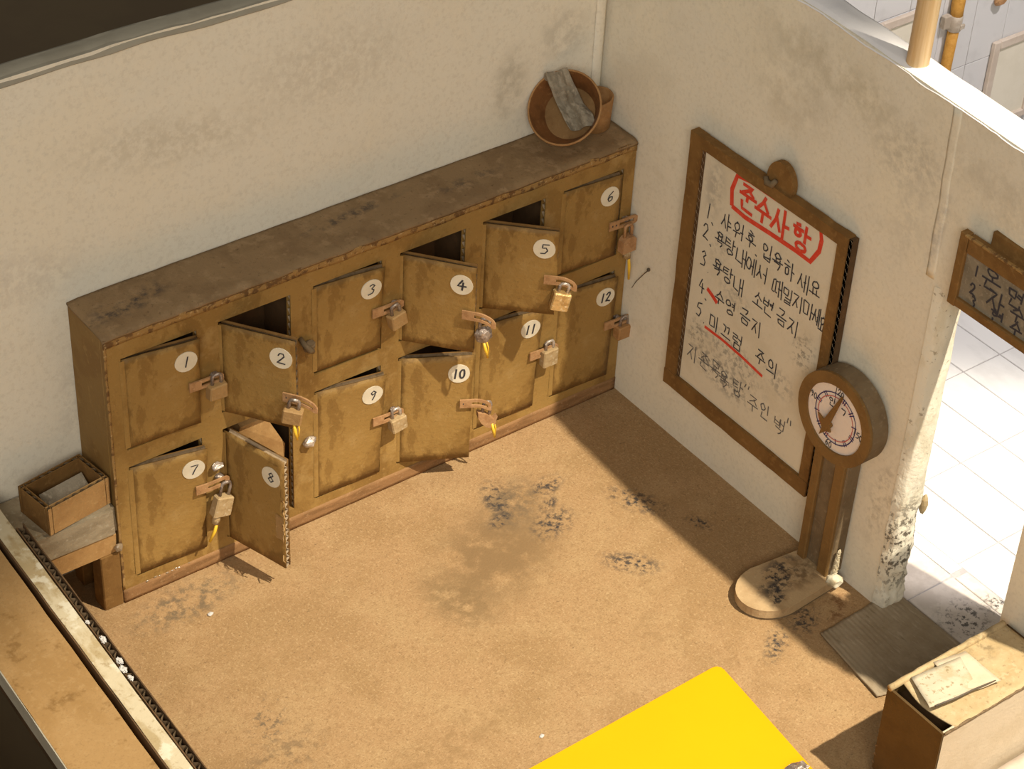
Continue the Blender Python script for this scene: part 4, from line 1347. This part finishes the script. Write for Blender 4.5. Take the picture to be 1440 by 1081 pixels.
spart(MB().box(-.62, -.30, -20.12, -19.76, 15.50, 18.45, bev=.04, jit=.02), 'frame_bar', 'kraft_dark')
spart(MB().box(-.62, -.30, -29.6, -20.10, 15.52, 15.88, bev=.04), 'frame_bar', 'kraft_dark')
spart(MB().box(-.58, -.30, -29.6, -20.12, 17.72, 18.42, bev=.04), 'frame_bar', 'kraft_dark')
spart(MB().box(-.66, -.52, -29.6, -20.0, 18.34, 18.44, bev=.02), 'frame_ledge', 'edge_worn')
spart(MB().box(-.34, .10, -29.6, -20.85, 18.0, 18.95, bev=.05), 'backing_strip', 'kraft_dark')
sso = spart(MB().box(-.48, -.34, -29.6, -20.05, 15.8, 17.8, bev=0), 'sheet', 'sign_sheet')
ws = MB()
ps = lambda u, v: Vector((-.486, -u, v))
for s, u, v, k in (('1', 20.67, 17.25, 1), ('.', 20.92, 17.1, 1), ('온', 21.36, 17.30, 1.25), ('면', 22.45, 17.2, 1), ('2', 20.66, 16.51, 1), ('자', 21.69, 16.62, 1.1), ('수', 22.68, 16.72, 1.0), ('3', 20.80, 16.05, 1), ('.', 21.15, 15.95, 1), ('현', 21.89, 16.08, .85), ('수', 22.74, 16.15, .85)):
    dg = s.isdigit()
    write(ws, s, u, v, (.26 if dg else .62) * k, (.42 if dg else .62) * k, .075, ps, jit=.05)
ws.build('sign_writing', 'ink', sso, fix=False)

# ================================================================== the weighing scale
sc = thing('weighing_scale', 'brown cardboard weighing scale with a round dial by the doorway', 'scale', (-2.2, -16.3, 0))
CO = -Vector((-2.2, -16.3, 0)) * S


def cpart(mb, name, m, par=None):
    o = mb.build(name, m, par or sc)
    if par is None:
        o.location = CO
    return o


# platform: straight sides, rounded end
outl = [(-.35, -15.25), (-2.9, -14.98)]
cx, cy, rx_, ry_ = -3.05, -16.22, 1.55, 1.26
outl += [(cx + rx_ * math.cos(a), cy + ry_ * math.sin(a)) for a in [PI / 2 + PI * i / 16 for i in range(17)]]
outl += [(-.45, -17.30)]
pf_ = MB()
pf_.prism([(x, y, .12) for x, y in outl], (0, 0, .34))
pf_.prism([(x * .985 - .03, (y + 16.2) * .97 - 16.2, 0.0) for x, y in outl], (0, 0, .13), mi=1)
cpart(pf_, 'platform', ['scale_base', 'scale_grey'])
rim = MB()
rim.prism([(x, y, .45) for x, y in outl], (0, 0, .06))
cpart(rim, 'platform_top', 'scale_base')
# post: brown front with a grey groove panel
ps_ = MB()
ps_.box(-.80, -.08, -17.02, -15.42, .5, 6.6, bev=.05, jit=.02)
cpart(ps_, 'post', 'scale_grey')
ps_ = MB()
ps_.box(-.98, -.78, -15.76, -15.36, .5, 6.9, bev=.04, jit=.02)
cpart(ps_, 'post_rail', 'ring_card')
ps_ = MB()
ps_.box(-.98, -.78, -16.98, -16.48, .5, 6.6, bev=.04, jit=.02)
cpart(ps_, 'post_rail', 'ring_card')
gw = MB()
for k in range(9):
    lump(gw, (-.62 + .2 * nz(k, 2, 3), -17.08 - .04 * k * .3, .55 + k * .16), .20 - .012 * k, .45, 2.2, 0, 2, (.8, .7, 1.2), k)
lump(gw, (-.75, -17.22, .42), .36, .4, 2, 0, 2, (1.1, .9, .7), 3)
cpart(gw, 'glue_run', 'cream')
DC = Vector((-1.05, -16.15, 8.0))
dh = MB()
n = 44
oc = [(0, 1.93 * math.cos(2 * PI * i / n) * (1 + .012 * nz(i * .4, 1, 1)), 1.95 * math.sin(2 * PI * i / n)) for i in range(n)]
dh.prism([(DC.x + .06, DC.y + y, DC.z + z) for _, y, z in oc], (.80, 0, 0))
dho = cpart(dh, 'dial_housing', 'scale_grey')
# front ring
rg = MB()
ic = [(0, 1.47 * math.cos(2 * PI * i / n), 1.47 * math.sin(2 * PI * i / n)) for i in range(n)]
vs = []
for x in (DC.x - .06, DC.x + .08):
    vs += [(x, DC.y + y, DC.z + z) for _, y, z in oc] + [(x, DC.y + y, DC.z + z) for _, y, z in ic]
fs = []
for i in range(n):
    j = (i + 1) % n
    fs += [[i, j, n + j, n + i], [2 * n + i, 3 * n + i, 3 * n + j, 2 * n + j], [i, 2 * n + i, 2 * n + j, j], [n + i, n + j, 3 * n + j, 3 * n + i]]
rg.add(vs, fs)
cpart(rg, 'dial_ring', 'ring_card')
dp = MB()
dp.prism([(DC.x + .035, DC.y + y * 1.0, DC.z + z) for _, y, z in ic], (.03, 0, 0))
dpo = cpart(dp, 'dial_face', 'dial')
fd = lambda u, v: Vector((DC.x + .028, DC.y - u, DC.z + v))
mk = MB()
mk.ribbon([(1.06 * math.cos(a) * (1 + .02 * math.sin(3 * a)), 1.10 * math.sin(a)) for a in [2 * PI * i / 48 for i in range(49)]], .045, fd, 0)
mk.ribbon([(.92 * math.cos(a), .95 * math.sin(a) * (1 + .02 * math.sin(2 * a))) for a in [2 * PI * i / 48 for i in range(49)]], .04, fd, 1)
for i in range(12):
    a = 2 * PI * i / 12 + .2
    for q in ((-.05, .05) if i % 3 else (0,)):
        mk.ribbon([(.86 * math.cos(a + q), .9 * math.sin(a + q)), (1.10 * math.cos(a + q), 1.13 * math.sin(a + q))], .045, fd, 0)
for txt, u, v, rt in (('90', -1.24, .36, 0), ('120', -.02, 1.27, 0), ('150', 1.20, .05, 0), ('60', -.12, -1.25, 0)):
    for q, chh in enumerate(txt):
        write(mk, chh, u + (q - (len(txt) - 1) / 2) * .17, v - q * .04, .16, .26, .04, fd, 2, jit=.04)
write(mk, '인', -.28, .62, .34, .36, .045, fd, 2)
write(mk, 'ㄱ', .34, .52, .22, .24, .05, fd, 2)
mk.build('dial_markings', ['blue_ink', 'red_pen', 'ink'], dpo, fix=False)
nd = MB()
tip, hub, tail = (.28, 1.26), (-.33, -.38), (-.48, -.98)
def n3(p, x=-.10):
    return (DC.x + x, DC.y - p[0], DC.z + p[1])
nd.prism([n3((.26, 1.30)), n3((.33, 1.22)), n3((-.10, -.30)), n3((.02, -.58)), n3((-.20, -.66)), n3((-.52, -1.02)), n3((-.44, -.62)), n3((-.74, -.10)), n3((-.42, -.22)), n3((-.36, -.12))], (-.06, 0, 0))
lump(nd, n3((-.18, -.40), -.02), .13, .2, 2, 0, 2, (1, 1, 1), 1)
cpart(nd, 'needle', 'kraft_dark')

# ================================================================== mat in the doorway
mm = MB()
A0, A1 = Vector((-2.91, -18.9, 0)), Vector((-3.41, -22.55, 0))
B0, B1 = Vector((1.18, -18.72, 0)), Vector((1.22, -23.6, 0))


def matf(u, v):
    p = A0.lerp(B0, u).lerp(A1.lerp(B1, u), v)
    p.y += .05 * nz(u * 8, 3, 1) * (1 if v < .02 else 0)
    p.z = .10 + .016 * math.sin(u * 4.2 / .21 * 2 * PI + 1.5 * nz(u * 3, v * 3, 8)) * (.6 + .8 * nz(u * 5, v * 2, 3)) + .08 * max(0, .12 - u) / .12 * (.5 + .5 * nz(v * 4, 1, 1)) + .02 * nz(u * 4, v * 4, 1)
    return p


mm.grid(matf, 110, 30, thick=(0, 0, -.08))
tag(mm.build('floor_mat', 'mat'), 'ridged grey-brown cardboard doormat lying before the doorway', 'mat')

# ================================================================== counter at the lower right
ct = thing('counter', 'pale cardboard counter with a rough top at the lower right', 'counter', (-3.2, -26.5, 0))
TO2 = -Vector((-3.2, -26.5, 0)) * S


def tpart(mb, name, m):
    o = mb.build(name, m, ct)
    o.location = TO2
    return o


TX0, TX1, TY0, TY1, TZ = -6.40, -.72, -27.85, -25.20, 4.70
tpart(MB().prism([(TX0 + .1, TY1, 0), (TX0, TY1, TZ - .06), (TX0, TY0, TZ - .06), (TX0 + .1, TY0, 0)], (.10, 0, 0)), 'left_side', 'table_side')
tpart(MB().box(TX0 + .08, TX1, TY0, TY0 + .1, 0, TZ - .05, bev=.02), 'front_side', 'table_front')
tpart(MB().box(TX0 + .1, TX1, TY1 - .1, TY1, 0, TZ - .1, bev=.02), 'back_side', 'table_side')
tpart(MB().box(TX1 - .1, TX1, TY0 + .1, TY1 - .1, 0, TZ - .1, bev=.02), 'right_side', 'table_front')
tpart(MB().box(TX0 + .12, TX1 - .1, TY0 + .1, TY1 - .1, 3.9, 4.05, bev=0), 'inner_shelf', 'dark_wood')
tt = MB()
tt.grid(lambda u, v: (TX0 + .62 + (TX1 - TX0 - .6) * u - .25 * (1 - u) * math.sin(v * PI), TY0 - .02 + (TY1 - TY0) * v + .05 * nz(u * 7, v * 4, 2),
                      TZ - .03 + .06 * nz(u * 4, v * 3, 1) + .05 * (v > .95)), 30, 14, thick=(0, 0, -.06))
tpart(tt, 'counter_top', 'table')
tr2 = MB().tube([(TX0 + .0 + (TX1 - TX0) * i / 20, TY1 - .10 + .04 * nz(i * .6, 1, 1), TZ - .02 + .04 * nz(i * .5, 4, 2)) for i in range(21)], [.13 + .05 * nz(i * .9, 2, 2) for i in range(21)], 8)
tpart(tr2, 'rolled_edge', 'table')
ce2 = MB()
ce2.flute((TX0 + .04, TY1 + .04, .05), (-.0, 0, TZ - .1), (.18, 0, 0), (0, -.10, 0), period=.40)
ce2.box(TX0 + .16, TX0 + .22, TY1 - .05, TY1 + .05, 0, TZ - .1, bev=0)
tpart(ce2, 'corrugated_edge', 'flute_dark')
ce3 = MB()
ce3.tube([(TX0 + .1 + (TX1 - TX0 - .1) * i / 24, TY0 - .02 + .02 * nz(i, 1, 1), TZ - .09 + .03 * nz(i * .7, 3, 1)) for i in range(25)], [.055 + .02 * nz(i * 1.1, 2, 4) for i in range(25)], 6)
tpart(ce3, 'front_lip', 'flute_dark')

p = MB()
p.grid(lambda u, v: (-5.52 + 2.15 * u - .60 * v, -25.42 - .25 * u - 1.48 * v + .12 * u * 0, TZ + .10 + .05 * nz(u * 3, v * 3, 1) + .14 * (1 - u) * v), 10, 8, thick=(0, 0, .02))
tag(p.build('paper_sheet', 'note'), 'stained cream paper sheet on the counter, its corner over the open end', 'paper')
p = MB()
p.grid(lambda u, v: (-4.35 + 1.35 * u - .05 * v, -25.32 - .25 * u - 1.75 * v, TZ + .08 + .03 * nz(u * 3, v * 3, 5) + .06 * u * v), 8, 8, thick=(0, 0, .02))
tag(p.build('paper_sheet', 'table_front'), 'plain cream paper sheet lying under the stained sheet on the counter', 'paper')
p = MB().tube([(-5.95, -26.98, TZ + .30), (-5.0, -27.10, TZ + .26), (-4.2, -27.12, TZ + .20), (-3.2, -27.22, TZ + .14)], .035, 6)
tag(p.build('wire', 'pin'), 'thin dark bent wire lying on the counter along its front edge', 'wire')

tpart(MB().box(TX1 + .01, -.06, TY0, TY1 + .2, 0, 4.08, bev=.03), 'side_ledge', 'dark_wood')

# white step in front of the counter
ws_ = MB()
ws_.grid(lambda u, v: (-3.9 + 6 * u + .05 * nz(v * 8, u * 4, 2), -28.2 - 5 * v, 1.25 + .06 * nz(u * 5, v * 5, 2) - 1.2 * max(0, .06 - u) / .06), 20, 14, thick=(0, 0, -1.2))
tag(ws_.build('white_step', 'frame_beige'), 'low white paper-covered step before the counter at the lower right corner', 'step')

# ================================================================== yellow sheet and scrap
ys = MB()
out = [(-22.0, -18.20), (-16.09, -18.10), (-7.55, -17.93), (-7.36, -17.97), (-7.24, -18.10), (-7.26, -18.30), (-7.84, -23.73), (-8.6, -31), (-22.5, -31)]
bmx = bmesh.new()
vv = [bmx.verts.new((x, y, .12)) for x, y in out]
fc = bmx.faces.new(vv)
ex = bmesh.ops.extrude_face_region(bmx, geom=[fc])
for w in ex['geom']:
    if isinstance(w, bmesh.types.BMVert):
        w.co.z = .01
bmesh.ops.bevel(bmx, geom=[e for e in bmx.edges if abs(e.verts[0].co.z - .12) < .01 and abs(e.verts[1].co.z - .12) < .01], offset=.05, segments=2, affect='EDGES')
ys.frombm(bmx)
tag(ys.build('yellow_sheet', 'yellow'), 'bright yellow plastic sheet lying on the floor at the bottom', 'sheet')
scp = MB()
lump(scp, (0, 0, 0), .42, .5, 2.6, 0, 3, (1.3, .9, .6), 6)
o = scp.build('foil_scrap', 'foil')
o.location = Vector((-8.58, -23.78, .33)) * S
tag(o, 'small crumpled foil scrap on the yellow sheet', 'scrap')
for k, (x, y, r, lb) in enumerate(((-21.6, -5.0, .10, 'tiny white paper crumb on the floor before door 7'), (-14.9, -17.05, .08, 'tiny white crumb on the floor beside the yellow sheet edge'))):
    c_ = MB()
    lump(c_, (0, 0, 0), r, .4, 2, 0, 1, (1.5, 1, .5), k)
    o = c_.build('crumb', 'fluff')
    o.location = Vector((x, y, r * .4)) * S
    tag(o, lb, 'crumb')

# ================================================================== pin in the right wall
pn = thing('pin', 'thin dark wire pin sticking out of the right wall beside the notice board', 'pin', (0, -4.1, 7.2))
k = MB()
lump(k, (-.12, -.05, .05), .09, .2, 2, 0, 1)
k.build('pin_head', 'pin', pn)
MB().tube([(-.08, -.02, .0), (-.06, .25, -.35), (-.05, .72, -1.05), (-.03, .95, -1.5)], [.03, .022, .016, .012], 5).build('pin_wire', 'pin', pn)

# ================================================================== things on top of and beyond the right wall
dw = MB().lathe([(.36, 0), (.40, .05), (.40, 14), (.36, 14.05)], 18, Matrix.Translation(Vector((.56, -15.62, HW + .10))) @ Matrix.Rotation(.012, 4, 'Y'))
tag(dw.build('dowel', 'dowel'), 'pale wooden dowel standing on top of the right wall', 'dowel')
pp = thing('pipe', 'orange pipe with a grey clamp on the white tiled wall', 'pipe', (20.72, -.35, 8))
k = MB().tube([(0, 0, -8.2), (0.02, .02, -3), (-.03, 0, .5), (.0, -.02, 2.9)], [.27, .27, .26, .27], 14)
k.build('pipe_tube', 'pipe', pp)
k = MB().tube([(0, -.03, 3.0), (0.0, 0, 3.6), (.05, 0, 8.3)], [.29, .31, .30], 14)
k.build('pipe_sleeve', 'pipe', pp)
k = MB().lathe([(.31, 2.35), (.34, 2.40), (.34, 3.12), (.31, 3.15)], 16)
k.box(-.72, -.30, -.05, .25, 2.55, 3.2, bev=.03)
k.box(.02, .30, -.40, -.28, 2.5, 2.75, bev=.03)
k.build('clamp', 'clamp', pp)


def panel(xa, xb, za, zb_, label, w=.42, split=None):
    t = thing('framed_panel', label, 'panel', ((xa + xb) / 2, -.05, (za + zb_) / 2), group='framed panels on the tiled wall')
    O = -Vector(((xa + xb) / 2, -.05, (za + zb_) / 2)) * S
    for a, b_, c, d in ((xa, xa + w, za, zb_), (xb - w, xb, za, zb_), (xa + w, xb - w, zb_ - w, zb_), (xa + w, xb - w, za, za + w)):
        m = MB().box(a, b_, -.30, -.04, c, d, bev=.04, jit=.02).build('frame_bar', 'frame_beige', t)
        m.location = O
    m = MB().box(xa + w - .05, xb - w + .05, -.16, -.04, za + w - .05, zb_ - w + .05, bev=0).build('panel_face', 'mirror', t)
    m.location = O
    if split:
        m = MB().box(split - .05, split + .05, -.24, -.15, za + w, zb_ - w, bev=.02).build('divider', 'dark_wood', t)
        m.location = O


panel(15.65, 19.6, 7.2, 12.0, 'framed cream panel on the tiled wall, behind the wooden dowel', split=18.15)
panel(24.05, 27.6, 3.6, 8.58, 'framed cream panel on the tiled wall, right of the orange pipe')
hk2 = MB()
lump(hk2, (23.75, -.25, 10.95), .3, .3, 2, 0, 2, (1.2, .7, .8), 3)
hk2.tube([(23.75, -.03, 10.95), (23.75, -.3, 10.95)], .12, 7)
tag(hk2.build('peg', 'hasp'), 'small brown peg on the tiled wall above the right framed panel', 'peg')
